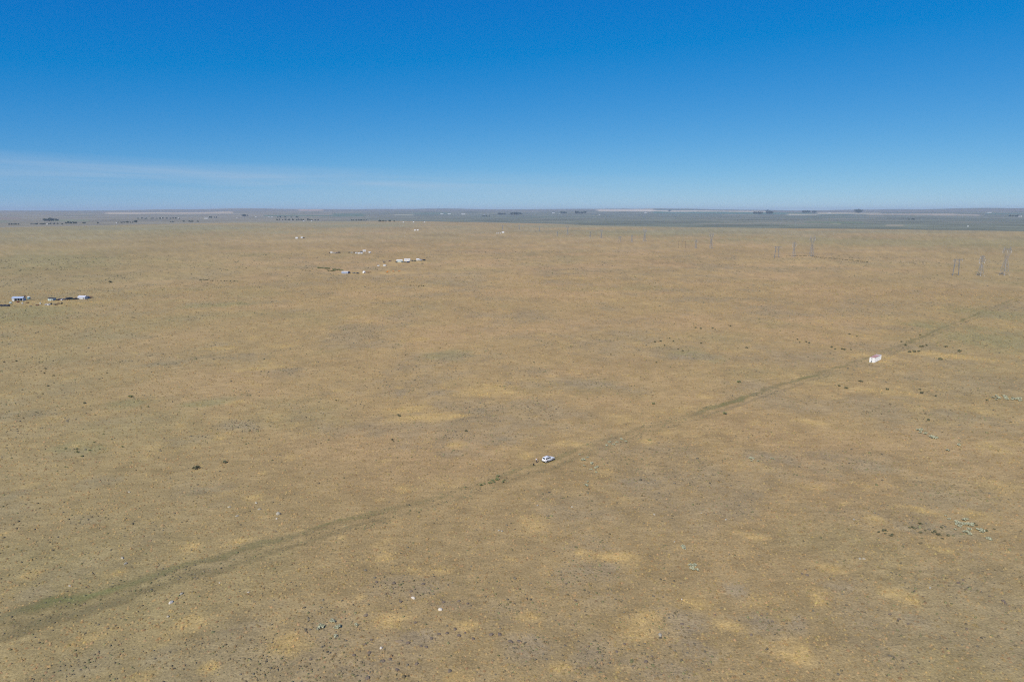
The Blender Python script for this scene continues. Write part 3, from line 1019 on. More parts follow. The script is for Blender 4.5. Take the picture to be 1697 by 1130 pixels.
def delta_tower(u, v, vtop, label, group, k=1.0, thick=.26, name='transmission_tower', head='delta'):
    p = on_ground(u, v, .2)
    t = at(u, v)[1]
    H_ = (v - vtop) * t / FPX * 1.01
    o = thing(name, p, LINE_RZ, label, 'pylon', group)
    b0, bw = .105 * H_ * k, .035 * H_ * k        # half width at foot and waist
    zw = .56 * H_
    w = thick * .58

    def corner(z, i):
        f = min(z / zw, 1)
        q = b0 + (bw - b0) * f
        return (q * (1, -1, -1, 1)[i], q * (1, 1, -1, -1)[i], z)
    for i in range(4):
        MB().bar(corner(0, i), corner(zw, i), w * 1.15, w).build('leg', STEEL, o)
        MB().box(corner(0, i)[0] - .5, corner(0, i)[0] + .5, corner(0, i)[1] - .5, corner(0, i)[1] + .5, -.3, .35).build('footing', OFFW, o)
    br = MB()
    zs = [0, .17 * H_, .31 * H_, .42 * H_, .50 * H_, zw]
    for za, zb in zip(zs[:-1], zs[1:]):
        for i in range(4):
            j = (i + 1) % 4
            br.bar(corner(za, i), corner(zb, j), w * .6).bar(corner(za, j), corner(zb, i), w * .6)
            br.bar(corner(zb, i), corner(zb, j), w * .6)
    br.build('lattice_bracing', STEEL, o)
    zt, zc = H_, .86 * H_
    hw = .155 * H_ * k
    hd = MB()
    if head == 'delta':
        for s in (-1, 1):
            for d in (-1, 1):
                hd.bar((s * bw, d * bw, zw), (s * hw, d * .6, zc), w)
                hd.bar((0, d * bw * .8, zw + .02 * H_), (s * hw * .55, d * .6, zc), w * .6)
                hd.bar((s * hw, d * .6, zc), (s * hw * .85, 0, zt), w * .8)
                hd.bar((s * hw * .5, d * .6, zc), (s * hw * .85, 0, zt), w * .6)
            for f in (.25, .5, .75):
                x0 = s * (bw + (hw - bw) * f)
                z0 = zw + (zc - zw) * f
                hd.bar((x0, -bw * (1 - f) - .6 * f, z0), (x0, bw * (1 - f) + .6 * f, z0), w * .5)
                hd.bar((x0, -.6, z0), (s * hw * .55 * f, .6, z0 + .03 * H_), w * .5)
    else:
        for d in (-1, 1):
            for s in (-1, 1):
                hd.bar((s * bw, d * bw, zw), (s * bw * .7, d * .5, zt), w)
        zz = np.linspace(zw, zt, 6)
        for a, b in zip(zz[:-1], zz[1:]):
            for d in (-1, 1):
                hd.bar((-bw, d * bw * .7, a), (bw * .8, d * .6, b), w * .55).bar((bw, d * bw * .7, a), (-bw * .8, d * .6, b), w * .55)
    hd.build('head_frame', STEEL, o)
    arms = ((zc, hw * 1.28),) if head == 'delta' else ((.72 * H_, hw * .95), (.84 * H_, hw * 1.15), (.96 * H_, hw * .85))
    for z, x in arms:
        a = MB()
        for d in (-.5, .5):
            a.bar((-x, d * .4, z + .15), (x, d * .4, z + .15), w * .8)
            a.bar((-x * .62, d, z + .055 * H_), (x * .62, d, z + .055 * H_), w * .7)
            for s in (-1, 1):
                a.bar((s * x, d * .4, z + .15), (s * x * .62, d, z + .055 * H_), w * .7)
        n = 8
        for q in range(n):
            xa, xb = -x * .62 + 1.24 * x * q / n, -x * .62 + 1.24 * x * (q + 1) / n
            a.bar((xa, -.4, z + .15), (xb, -.4, z + .055 * H_), w * .5)
        a.build('crossarm', STEEL, o)
        for xx in ((-x * .95, 0, x * .95) if head == 'delta' else (-x * .95, x * .95)):
            MB().cyl((xx, 0, z - .045 * H_), (0, 0, 1), .16, .085 * H_, 8).build('insulator_string', GREYW, o)
    return o


def portal_tower(u, v, vtop, label, group):
    p = on_ground(u, v, .2)
    t = at(u, v)[1]
    H_ = (v - vtop) * t / FPX
    o = thing('portal_tower', p, LINE_RZ, label, 'pylon', group)
    for s in (-1, 1):
        foot, top = Vector((s * .22 * H_, 0, 0)), Vector((s * .15 * H_, 0, H_))
        m = MB()
        for dx, dy in ((-.45, -.45), (.45, -.45), (.45, .45), (-.45, .45)):
            m.bar(foot + Vector((dx * .5, dy * .5, 0)), top + Vector((dx, dy, 0)), .17)
        for q in range(9):
            a, b = foot.lerp(top, q / 9), foot.lerp(top, (q + 1) / 9)
            m.bar(a + Vector((-.35, -.4, 0)), b + Vector((.35, -.4, 0)), .11).bar(a + Vector((.35, .4, 0)), b + Vector((-.35, .4, 0)), .11)
        m.build('mast', STEEL, o)
    a = MB()
    for z in (0, -.045 * H_):
        for d in (-.45, .45):
            a.bar((-.30 * H_, d, H_ + z), (.42 * H_, d, H_ + z), .20)
    for q in range(12):
        x0, x1 = -.30 * H_ + .06 * H_ * q, -.30 * H_ + .06 * H_ * (q + 1)
        a.bar((x0, -.45, H_), (x1, -.45, H_ - .045 * H_), .11)
    a.build('crossarm', STEEL, o)
    c = MB()
    c.bar((-.18 * H_, 0, .55 * H_), (.155 * H_, 0, .95 * H_), .16).bar((.18 * H_, 0, .55 * H_), (-.155 * H_, 0, .95 * H_), .16)
    c.bar((-.19 * H_, 0, .52 * H_), (.19 * H_, 0, .52 * H_), .16)
    c.build('cross_brace', STEEL, o)
    for x in (-.26, .06, .38):
        MB().cyl((x * H_, 0, .90 * H_), (0, 0, 1), .15, .10 * H_, 8).build('insulator_string', GREYW, o)
    return o


def wood_pole(u, v, vtop, label, group):
    p = on_ground(u, v, .3)
    H_ = (v - vtop) * at(u, v)[1] / FPX + .3
    o = thing('wooden_pole', p, LINE_RZ, label, 'pole', group)
    MB().cyl((0, 0, H_ / 2), (0, 0, 1), .30, H_, 10, .20).build('shaft', WOOD, o)
    MB().box(-2.2, 2.2, -.12, .12, H_ - .75, H_ - .40).build('crossarm', WOOD, o)
    MB().bar((-1.2, .14, H_ - .7), (0, .14, H_ - 2.0), .10).bar((1.2, .14, H_ - .7), (0, .14, H_ - 2.0), .10).build('arm_brace', STEELD, o)
    for x in (-2.0, 0.5, 2.0):
        MB().cyl((x, 0, H_ - .22), (0, 0, 1), .12, .38, 8, .08).build('insulator', GREYW, o)
    return o


def at_h(u, v):
    return h(*at(u, v)[0])


GP = 'transmission pylons marching across the plain'
delta_tower(1664, 456, 409, 'tall lattice pylon nearest the right edge, tallest in the picture', GP, 1.0, .34)
delta_tower(1624.5, 457, 425, 'stout lattice pylon in the middle of the three at right', GP, 1.15, .30, head='arms')
portal_tower(1583.5, 456.5, 429.5, 'flat-topped portal pylon, leftmost of the three at right', GP)
delta_tower(1344.5, 425, 391, 'tall slim lattice pylon beside the dark brush line, rightmost of its three', GP, .82, .36)
delta_tower(1315, 425.5, 402, 'lower lattice pylon on the dark brush line, left of the tall slim one', GP, 1.0, .30, head='arms')
portal_tower(1287, 427, 408.5, 'faint low portal pylon at the left end of the dark brush line', GP)
delta_tower(1178, 412, 386, 'lattice pylon right of the three wooden poles, mid distance', GP, .80, .40)
delta_tower(1153, 411.5, 398, 'small faint pylon between the three wooden poles and the taller pylon', GP, 1.0, .30, head='arms')
for u, w_ in ((1124.2, 'left'), (1130, 'middle'), (1135.8, 'right')):
    wood_pole(u, 411.6, 399.6, w_ + ' one of three dark wooden power poles standing close together', 'row of three wooden power poles')
GF = 'far pylons fading towards the horizon'
delta_tower(1068, 400, 379, 'far tall pylon, rightmost of the faint far group', GF, .8, .44)
delta_tower(1047, 401, 390, 'far short pylon just left of the rightmost faint tall one', GF, 1.0, .34, head='arms')
portal_tower(1027, 400.5, 392, 'far low portal pylon, third from the right in the faint group', GF)
delta_tower(996.5, 395, 380, 'faint far tall pylon straight beyond the white car, a little right', GF, .8, .46)
delta_tower(978, 393, 384, 'faint far short pylon next to the tall one beyond the car', GF, 1.0, .38, head='arms')
delta_tower(940.5, 389.5, 374, 'very faint tall pylon near the far rim of the plain', GF, .8, .5)
delta_tower(923.5, 391, 384, 'very faint short pylon left of the one near the rim', GF, 1.0, .4, head='arms')
delta_tower(894, 383.5, 375, 'tiny faint pylon at the rim of the plain right of the white house', GF, .9, .5)
delta_tower(860.5, 380.5, 372.5, 'tiny pylon on the rim, second from the left in the far line', GF, .9, .5)
delta_tower(833, 380.5, 372.5, 'tiny pylon on the rim above the far white house, leftmost of all', GF, .9, .5)


# ------------------------------------------------------------------ buildings, vehicles and gear of the scattered homesteads
def gable(u, v, wid, dep, hgt, rise, wall_m, roof_m, label, cat='house', name='house', rz=0.0, windows=2, door=True, group=None, window_m=None, size_px=None):
    """v is the foot of the front wall in the photograph"""
    p = on_ground(u, v, .05)
    o = thing(name, p, rz, label, cat, group)
    x, y0, y1 = wid / 2, 0.0, dep
    ym = dep / 2
    b = MB()
    b.poly([(-x, y0, 0), (x, y0, 0), (x, y0, hgt), (-x, y0, hgt)]).poly([(-x, y1, 0), (x, y1, 0), (x, y1, hgt), (-x, y1, hgt)])
    for s in (-1, 1):
        b.poly([(s * x, y0, 0), (s * x, y1, 0), (s * x, y1, hgt), (s * x, ym, hgt + rise), (s * x, y0, hgt)])
    b.build('wall', wall_m, o)
    e = .3
    sl = rise / ym
    for s in (-1, 1):
        yy = ym + s * (ym + e)
        ze = hgt - e * sl
        MB().hexa([(-x - e, ym, hgt + rise + .02), (x + e, ym, hgt + rise + .02), (x + e, yy, ze + .02), (-x - e, yy, ze + .02),
                   (-x - e, ym, hgt + rise + .16), (x + e, ym, hgt + rise + .16), (x + e, yy, ze + .16), (-x - e, yy, ze + .16)]).build('roof', roof_m, o)
    wm = window_m or GLASS
    for i in range(windows):
        cx = -x + wid * (i + .75) / (windows + .5 + (0.6 if door else 0))
        f = MB().box(cx - .55, cx + .55, -.05, .02, hgt * .42, hgt * .78).build('window', OFFW, o)
        MB().box(cx - .45, cx + .45, -.07, -.051, hgt * .46, hgt * .74).build('pane', wm, f)
    if door:
        d = MB().box(x - 1.9, x - .9, -.05, .02, .05, min(2.1, hgt * .85)).build('door', STEELD, o)
        MB().box(x - 1.8, x - 1.72, -.09, -.051, 1.0, 1.1).build('handle', ALLOY, d)
    return o


def vehicle(u, v, colr, label, style='car', rz=0.0, group=None, name=None, cat=None, k=1.0):
    p = on_ground(u, v, .02)
    o = thing(name or {'car': 'parked_car', 'pickup': 'pickup_truck', 'van': 'parked_van'}[style], p, rz, label, cat or {'car': 'car', 'pickup': 'pickup', 'van': 'van'}[style], group)
    m = CARS[colr]
    if style == 'van':
        MB().hexa([(-2.8, -1, .4), (2.8, -1, .4), (2.8, 1, .4), (-2.8, 1, .4), (-2.75, -.95, 2.3), (2.0, -.95, 2.3), (2.0, .95, 2.3), (-2.75, .95, 2.3)]).build('body', m, o, bevel=.06)
        for s in (-1, 1):
            MB().box(.6, 1.9, s * .985 - .015, s * .985 + .015, 1.45, 2.0).build('side_window', GLASS, o)
        wx = (-1.8, 1.8)
    else:
        L = 2.2 if style == 'car' else 2.6
        MB().hexa([(-L, -.9, .35), (L, -.9, .35), (L, .9, .35), (-L, .9, .35), (-L, -.88, 1.0), (L - .1, -.88, .92), (L - .1, .88, .92), (-L, .88, 1.0)]).build('body', m, o, bevel=.05)
        c0, c1 = (-1.7, 1.0) if style == 'car' else (-.6, 1.3)
        cab = MB().hexa([(c0, -.82, .98), (c1, -.82, .95), (c1, .82, .95), (c0, .82, .98), (c0 + .35, -.66, 1.52), (c1 - .6, -.66, 1.52), (c1 - .6, .66, 1.52), (c0 + .35, .66, 1.52)]).build('window_band', GLASS, o)
        MB().box(c0 + .32, c1 - .56, -.68, .68, 1.51, 1.58).build('roof', m, o, bevel=.02)
        if style == 'pickup':
            MB().box(-L + .08, -.75, -.76, .76, 1.0, 1.03).build('bed_liner', TRIM, o)
            for s in (-1, 1):
                MB().box(-L, -.62, s * .84 - .04, s * .84 + .04, .98, 1.2).build('bed_side', m, o)
        wx = (-1.35, 1.4)
    for x in wx:
        for y in (-.84, .84):
            wheel(o, x, y, .36, .24)
    o.scale = (k, k, k)
    return o


def trailer(u, v, L, label, m=None, rz=0.0, group=None, hgt=2.3):
    p = on_ground(u, v, .02)
    o = thing('camper_trailer', p, rz, label, 'trailer', group)
    rg = []
    for y in (-1.2, 1.2):
        rg.append([(-L / 2, y, .5), (L / 2 - .3, y, .5), (L / 2, y, 1.3), (L / 2 - .35, y, hgt + .35), (-L / 2 + .15, y, hgt + .4), (-L / 2, y, hgt + .2)])
    MB().loft(rg).build('shell', m or CARS[CWHITE], o, bevel=.05)
    for x in (-L * .28, L * .12):
        MB().box(x - .5, x + .5, -1.235, -1.19, 1.45, 2.0).build('window', GLASS, o)
    MB().box(L * .28, L * .28 + .65, -1.235, -1.19, .6, 2.35).build('door', GREYW, o)
    MB().bar((L / 2 - .3, 0, .55), (L / 2 + 1.2, 0, .5), .12).build('tow_bar', TRIM, o)
    for y in (-1.1, 1.1):
        wheel(o, -.2, y, .36, .22)
    return o


# --- homestead at the left edge
HL = 'left-hand homestead'


def open_shed():
    p = on_ground(29, 499, .05)
    o = thing('machine_shed', p, R(4), 'blue-roofed open machine shed with dark front at the left homestead', 'shed')
    MB().box(-5, 5, 4.9, 5.0, 0, 2.5).build('back_wall', BLUEWALL, o)
    MB().hexa([(-5, 0, 0), (-4.9, 0, 0), (-4.9, 4.899, 0), (-5, 4.899, 0), (-5, 0, 3.3), (-4.9, 0, 3.3), (-4.9, 4.899, 2.5), (-5, 4.899, 2.5)]).build('end_wall', GREYW, o)
    MB().hexa([(4.9, 0, 0), (5, 0, 0), (5, 4.899, 0), (4.9, 4.899, 0), (4.9, 0, 3.3), (5, 0, 3.3), (5, 4.899, 2.5), (4.9, 4.899, 2.5)]).build('end_wall', GREYW, o)
    ym, r_ = 2.5, 1.5
    for s in (-1, 1):
        yy = ym + s * 2.9
        MB().hexa([(-5.3, ym, 2.6 + r_), (5.3, ym, 2.6 + r_), (5.3, yy, 2.65), (-5.3, yy, 2.65), (-5.3, ym, 2.72 + r_), (5.3, ym, 2.72 + r_), (5.3, yy, 2.77), (-5.3, yy, 2.77)]).build('roof', BLUEROOF, o)
    for x in (-4.8, -2.4, 0, 2.4, 4.7):
        MB().box(x - .1, x + .1, -.1, .1, 0, 2.6).build('post', GREYW, o)
    MB().box(-4.85, -3.0, -.12, -.02, 0, 2.6).build('sliding_door', GREYW, o)


open_shed()


def tank_tower():
    p = on_ground(48.4, 498, .05)
    o = thing('water_tank', p, 0, 'small teal water tank with white cap on legs beside the blue-roofed shed', 'water tank')
    MB().cyl((0, 0, 2.5), (0, 0, 1), 1.35, 1.9, 18).build('tank', TEAL, o)
    MB().cyl((0, 0, 3.75), (0, 0, 1), 1.45, .6, 18, .15).build('cap', OFFW, o)
    for i in range(4):
        a = math.pi / 4 + i * math.pi / 2
        MB().bar((1.3 * math.cos(a), 1.3 * math.sin(a), 0), (1.0 * math.cos(a), 1.0 * math.sin(a), 1.55), .14).build('leg', STEELD, o)
    MB().bar((.2, 0, 0), (.2, 0, 1.55), .12).build('outlet_pipe', STEELD, o)


tank_tower()
gable(83.3, 498.4, 5.0, 4.6, 2.2, .5, PALEGREEN, TRIM, 'little pale green hut with dark roof between tank and row of dark vehicles', 'hut', 'hut', R(-8), 1, True)
dk = [(97.6, BLACK, 'pickup', 'black pickup at the left end of the dark vehicle row'), (101.4, MAROON, 'car', 'dark maroon car second from the left in the vehicle row'),
      (104.8, CWHITE, 'car', 'white car among the dark vehicles of the left homestead row'), (108.3, NAVY, 'pickup', 'navy pickup in the middle of the left homestead row'),
      (112.2, GREYP, 'car', 'dark grey car right of the navy pickup in the row'), (116.0, BLACK, 'van', 'black van rising above the right half of the vehicle row'),
      (120.4, CGREEN, 'car', 'dark green car second from right in the vehicle row'), (125.4, BLACK, 'pickup', 'black pickup parked against the bright silver barn')]
for i, (u, c_, st, lb) in enumerate(dk):
    vehicle(u, 497.9 - (u - 97) * .055, c_, lb, st, R(random.uniform(20, 100)), 'dark vehicles in a row at the left homestead')
gable(134.6, 495.8, 7.3, 5.0, 2.0, 1.15, GREYW, SILVER, 'silver barn with glaring white metal roof at the right of the left homestead', 'barn', 'barn', R(-6), 0, True)
vehicle(143.6, 494.6, GREYP, 'dark lorry-like van just right of the silver barn', 'van', R(10))


def flatbed(u, v, label, L=5.5, m=None, rz=0.0):
    p = on_ground(u, v, .02)
    o = thing('flatbed_trailer', p, rz, label, 'trailer')
    MB().box(-L / 2, L / 2, -1.1, 1.1, .75, .9).build('deck', m or RUST, o)
    for y in (-1.08, 1.08):
        for i in range(int(L)):
            MB().box(-L / 2 + i + .1, -L / 2 + i + .2, y - .05, y + .05, .9, 1.5).build('stake', m or RUST, o)
        MB().box(-L / 2, L / 2, y - .03, y + .03, 1.3, 1.45).build('side_board', m or RUST, o)
        for x in (-.5, .5):
            wheel(o, x, y * .92, .36, .22, RUST)
    MB().bar((L / 2, 0, .8), (L / 2 + 1.3, 0, .55), .12).build('drawbar', TRIM, o)
    return o


flatbed(150, 493.6, 'rusty brown stake trailer at the far right of the left homestead', 4.6)


def hay_stack():
    p = on_ground(8.0, 507.6, .05)
    o = thing('covered_stack', p, R(3), 'long low stack under black tarpaulin at the left edge of the picture', 'stack')
    rg = []
    for i, x in enumerate(np.linspace(-4.4, 4.2, 10)):
        hh = 1.55 + .25 * math.sin(i * 1.7) - (.5 if i in (0, 9) else 0)
        rg.append([(x, -1.4, 0), (x, -1.25, hh * .7), (x, -.6, hh), (x, .6, hh * 1.02), (x, 1.25, hh * .7), (x, 1.4, 0)])
    MB().loft(rg).build('tarpaulin', mat('black_tarpaulin', (.018, .018, .022), .5, 0, .2), o)
    for x in (-3, -1, 1, 3):
        MB().bar((x, -1.43, .05), (x, -.62, 1.72), .07).build('tie_rope', CARS[CTAN], o)
        MB().cyl((x, -1.5, .12), (0, 0, 1), .33, .22, 12).build('weight_tyre', RUBBER, o)


hay_stack()


def small_tank(u, v, label, m, rad=.8, L=2.4, rz=0.0):
    p = on_ground(u, v, .02)
    o = thing('storage_tank', p, rz, label, 'tank')
    MB().cyl((0, 0, rad + .35), (1, 0, 0), rad, L, 16).build('shell', m, o, bevel=.1)
    for x in (-L * .3, L * .3):
        MB().box(x - .12, x + .12, -rad * .8, rad * .8, 0, .6).build('cradle', STEELD, o)
    MB().cyl((0, 0, rad * 2 + .42), (0, 0, 1), .22, .25, 10).build('filler_cap', STEELD, o)


small_tank(18.0, 503.6, 'pale teal tank lying between the black stack and the blue-roofed shed', mat('pale_teal', (.38, .46, .44), .6), .7, 2.2)


def junk(u, v, kind, label, m, group='junk strewn in front of the left homestead'):
    p = on_ground(u, v, .02)
    rz = random.uniform(0, 3)
    if kind == 'drum':
        o = thing('oil_drum', p, rz, label, 'drum', group)
        MB().cyl((0, 0, .45), (0, 0, 1), .32, .9, 14).build('barrel', m, o)
        for z in (.3, .6):
            MB().cyl((0, 0, z), (0, 0, 1), .34, .05, 14).build('hoop', m, o)
    elif kind == 'pallet':
        o = thing('pallet_stack', p, rz, label, 'pallets', group)
        for z in range(4):
            for y in (-.5, -.25, 0, .25, .5):
                MB().box(-.6, .6, y - .08, y + .08, z * .15 + .10, z * .15 + .125).build('slat', m, o)
            for x in (-.55, 0, .55):
                MB().box(x - .05, x + .05, -.58, .58, z * .15, z * .15 + .098).build('bearer', m, o)
    elif kind == 'tyres':
        o = thing('tyre_pile', p, rz, label, 'tyres', group)
        for i in range(6):
            MB().cyl((random.uniform(-.5, .5), random.uniform(-.5, .5), .12 + .2 * i * .7), (random.uniform(-.2, .2), random.uniform(-.2, .2), 1), .38, .2, 14).build('tyre', RUBBER, o)
    else:
        o = thing('wooden_crate', p, rz, label, 'crate', group)
        for z in (.08, .32, .56):
            for s in (-1, 1):
                MB().box(-.7, .7, s * .5 - .03, s * .5 + .03, z, z + .17).build('board', m, o)
                MB().box(s * .72 - .03, s * .72 + .03, -.52, .52, z, z + .17).build('board', m, o)
        MB().box(-.68, .68, -.46, .46, .02, .07).build('base_board', m, o)
    o.scale = (1.5, 1.5, 1.5)


for u, v, kd, lb, m_ in ((76.5, 505.5, 'pallet', 'grey pallet pile at the left end of the junk row', GREYW), (81.2, 505.6, 'crate', 'pale crate between pallet pile and tyres in the junk row', OFFW),
                         (85.4, 504.6, 'tyres', 'black tyre heap in the middle of the junk row', RUBBER), (89.6, 505.8, 'drum', 'dark drum right of the tyre heap', CARS[GREYP]),
                         (93.4, 505.9, 'tyres', 'black tyre heap right of the dark drum', RUBBER), (97.0, 503.8, 'pallet', 'brown pallet pile near the right end of the junk row', RUST),
                         (101.8, 503.9, 'tyres', 'dark tyre heap at the far right end of the junk row', RUBBER), (67.0, 503.8, 'drum', 'white drum in the yard left of the junk row', OFFW),
                         (62.0, 506.6, 'crate', 'brown crate lying in the yard left of the junk row', RUST), (45.5, 502.2, 'pallet', 'brown pallets in front of the teal water tank', RUST),
                         (37.2, 503.6, 'drum', 'pale drum in front of the blue-roofed shed', OFFW), (30.0, 501.2, 'crate', 'reddish crate close in front of the blue-roofed shed', CARS[MAROON]),
                         (41.4, 491.8, 'crate', 'reddish crate behind, between shed and water tank', RUST), (50.5, 508.2, 'pallet', 'straw coloured pallets at the front of the yard', CARS[CTAN])):
    junk(u, v, kd, lb, m_)

# --- the near middle homestead
gable(571.2, 453.6, 9.2, 4.5, 2.5, .6, BLUEWALL, OFFW, 'white and blue mobile home at the left of the nearer middle homestead', 'mobile home', 'mobile_home', R(-12), 2, True)
vehicle(578.2, 453.2, NAVY, 'navy van parked against the blue mobile home', 'van', R(70))
vehicle(587, 453.4, GREYP, 'dark grey pickup in the yard right of the blue mobile home', 'pickup', R(15))
vehicle(593, 453.7, BLACK, 'black car between grey pickup and white dome', 'car', R(-20))


def dome(u, v, label):
    p = on_ground(u, v, .05)
    o = thing('dome_tent', p, R(20), label, 'dome')
    rg = []
    for z, r_ in ((0, 2.0), (.8, 2.05), (1.6, 1.8), (2.3, 1.25), (2.75, .5)):
        rg.append([(r_ * math.cos(a), r_ * math.sin(a), z) for a in np.linspace(0, 2 * math.pi, 12, endpoint=False)])
    MB().loft(rg).build('cover', WHITE, o)
    MB().box(-.5, .5, -2.1, -1.9, 0, 1.5).build('entrance', DARK, o)
    for i in range(6):
        a = i * math.pi / 3
        MB().bar((2.07 * math.cos(a), 2.07 * math.sin(a), .8), (.55 * math.cos(a), .55 * math.sin(a), 2.78), .08).build('rib', GREYW, o)


dome(603.3, 452.4, 'white dome-shaped shelter in the middle of the nearer middle homestead')
flatbed(610.6, 452.3, 'long brown stake trailer right of the white dome', 8.0, RUST, R(2))


def digger(u, v, label, k=1.0, rz=0.0):
    p = on_ground(u, v, .02)
    o = thing('excavator', p, rz, label, 'excavator', 'orange machines on the plain')
    for y in (-1.0, 1.0):
        MB().box(-1.7, 1.7, y - .28, y + .28, .05, .75).build('track', RUBBER, o, bevel=.12)
    MB().box(-1.6, 1.3, -1.2, 1.2, .85, 1.9).build('house', ORANGE, o, bevel=.1)
    c = MB().box(.2, 1.3, .1, 1.1, 1.9, 2.9).build('cab', ORANGE, o)
    MB().box(.3, 1.33, .2, 1.0, 2.1, 2.8).build('window', GLASS, c)
    MB().bar((1.2, -.3, 1.6), (3.6, -.3, 3.4), .45, .35).build('boom', ORANGE, o)
    MB().bar((3.6, -.3, 3.4), (4.8, -.3, 1.2), .32, .25).build('stick', ORANGE, o)
    MB().hexa([(4.4, -.8, .5), (5.0, -.8, .4), (5.0, .2, .4), (4.4, .2, .5), (4.5, -.8, 1.3), (5.2, -.8, 1.1), (5.2, .2, 1.1), (4.5, .2, 1.3)]).build('bucket', RUST, o)
    o.scale = (k, k, k)


digger(641.5, 451.8, 'orange digger right of the white dome, larger of the orange machines', .8, R(10))
digger(652.5, 450.6, 'small orange digger, middle of the orange machines', .5, R(160))
digger(661, 450.2, 'small orange digger, farthest right of the orange machines', .55, R(30))

# --- the farther middle homestead
gable(662, 434.4, 9.6, 4.6, 2.7, .9, PALEGREEN, WHITE, 'left white mobile home of the pair at the farther middle homestead', 'mobile home', 'mobile_home', R(5), 3, True)
gable(674.8, 433.0, 9.8, 4.6, 2.9, .9, OFFW, WHITE, 'right white mobile home of the pair at the farther middle homestead', 'mobile home', 'mobile_home', R(2), 3, True)
for u, v, c_, st, lb in ((657.2, 435.2, BLACK, 'pickup', 'black pickup at the left end of the left white mobile home'), (667.4, 435.2, CGREEN, 'car', 'dark green car between the two white mobile homes'),
                         (671.6, 435.4, BLACK, 'car', 'black car in front of the right white mobile home, left one'), (676.6, 435.5, NAVY, 'van', 'dark van in front of the right white mobile home'),
                         (683.2, 432.8, GREYP, 'car', 'dark car just right of the two white mobile homes'), (687.6, 433.0, CGREEN, 'pickup', 'dark green pickup left of the small white cottage'),
                         (697.0, 432.0, CSILVER, 'van', 'silver van touching the small white cottage'), (702.8, 432.0, BLACK, 'van', 'black van at the far right of the farther middle homestead'),
                         (636.4, 435.6, NAVY, 'car', 'low blue car alone left of the white mobile homes'), (646.4, 433.2, MAROON, 'car', 'brown car nearest to the white mobile homes on their left')):
    vehicle(u, v, c_, lb, st, R(random.uniform(-60, 60)), 'vehicles at the farther middle homestead')
gable(692.5, 432.0, 4.6, 4.0, 2.4, .8, OFFW, WHITE, 'small white cottage among vehicles right of the two mobile homes', 'cottage', 'cottage', R(8), 1, True)
trailer(627.2, 441.4, 3.4, 'tiny white camper, left of two in front of the farther homestead', None, R(5), None, 1.6)
trailer(637.8, 441.2, 4.2, 'small white camper, right of two in front of the farther homestead', None, R(-15), None, 1.9)

# --- third row of dwellings
trailer(549.4, 419.6, 4.6, 'white camper at the left end of the third row of dwellings', None, R(8))
vehicle(546.9, 419.4, BLACK, 'black car left of the white camper in the third row', 'car', R(40), 'vehicles of the third row')
vehicle(554.2, 419.5, CSILVER, 'silver pickup right of the white camper in the third row', 'pickup', R(5), 'vehicles of the third row')
vehicle(558.2, 419.5, NAVY, 'navy car between silver pickup and black van in the third row', 'car', R(15), 'vehicles of the third row')
vehicle(562.0, 419.5, BLACK, 'black van at the end of the left part of the third row', 'van', R(10), 'vehicles of the third row')
vehicle(579.2, 419.0, BLACK, 'black pickup at the left end of the right part of the third row', 'pickup', R(60), 'vehicles of the third row')
vehicle(583.0, 419.0, CWHITE, 'white car next to the black pickup in the third row', 'car', R(30), 'vehicles of the third row')
vehicle(587.0, 419.0, MAROON, 'dark red car in the right part of the third row', 'car', R(-30), 'vehicles of the third row')
trailer(590.6, 420.6, 3.6, 'small white camper left of the paired white campers in the third row', None, R(30))
trailer(595.0, 421.0, 4.4, 'left of the paired white campers in the third row', None, R(0))
trailer(599.4, 420.9, 4.4, 'right of the paired white campers in the third row', None, R(6))
vehicle(599.0, 418.6, GREYP, 'grey van behind the paired white campers', 'van', R(35), 'vehicles of the third row')
gable(603.6, 417.2, 6.0, 4.5, 2.4, .9, OFFW, WHITE, 'white house standing highest in the third row', 'house', 'house', R(4), 2, True)
trailer(612.8, 419.4, 5.0, 'white camper at the far right end of the third row', None, R(-40))

# --- lone dwellings farther off
gable(491.6, 395.6, 7.0, 5.0, 3.0, 1.2, OFFW, WHITE, 'lone far white house, left of two standing alone', 'house', 'house', R(3), 2, True)
gable(500.0, 394.9, 6.0, 5.0, 2.6, 1.0, GREYW, WHITE, 'lone far grey-white house, right of two standing alone', 'house', 'house', R(-5), 1, True)
vehicle(503.6, 395.0, BLACK, 'dark van shape standing in for shade right of the two lone far houses', 'van', R(20))  # black shape put where the right-hand house only has dark shade
gable(687.6, 382.4, 6.5, 5, 2.8, 1.1, OFFW, WHITE, 'tiny far white house, left of a pair above the mobile homes', 'house', 'house', 0, 1, False)
gable(692.2, 382.2, 7.5, 5, 2.8, 1.1, OFFW, WHITE, 'tiny far white house, right of a pair above the mobile homes', 'house', 'house', 0, 1, False)
for u, w_ in ((823.2, 'leftmost'), (825.8, 'second'), (829.2, 'third')):
    trailer(u, 387.4, 4.5, 'tiny white camper, %s in the far row left of the pylons' % w_, None, R(8))
gable(833.6, 386.2, 9.0, 6, 3.2, 1.2, OFFW, WHITE, 'far white house beside tiny campers below the leftmost pylon', 'house', 'house', R(5), 2, False)

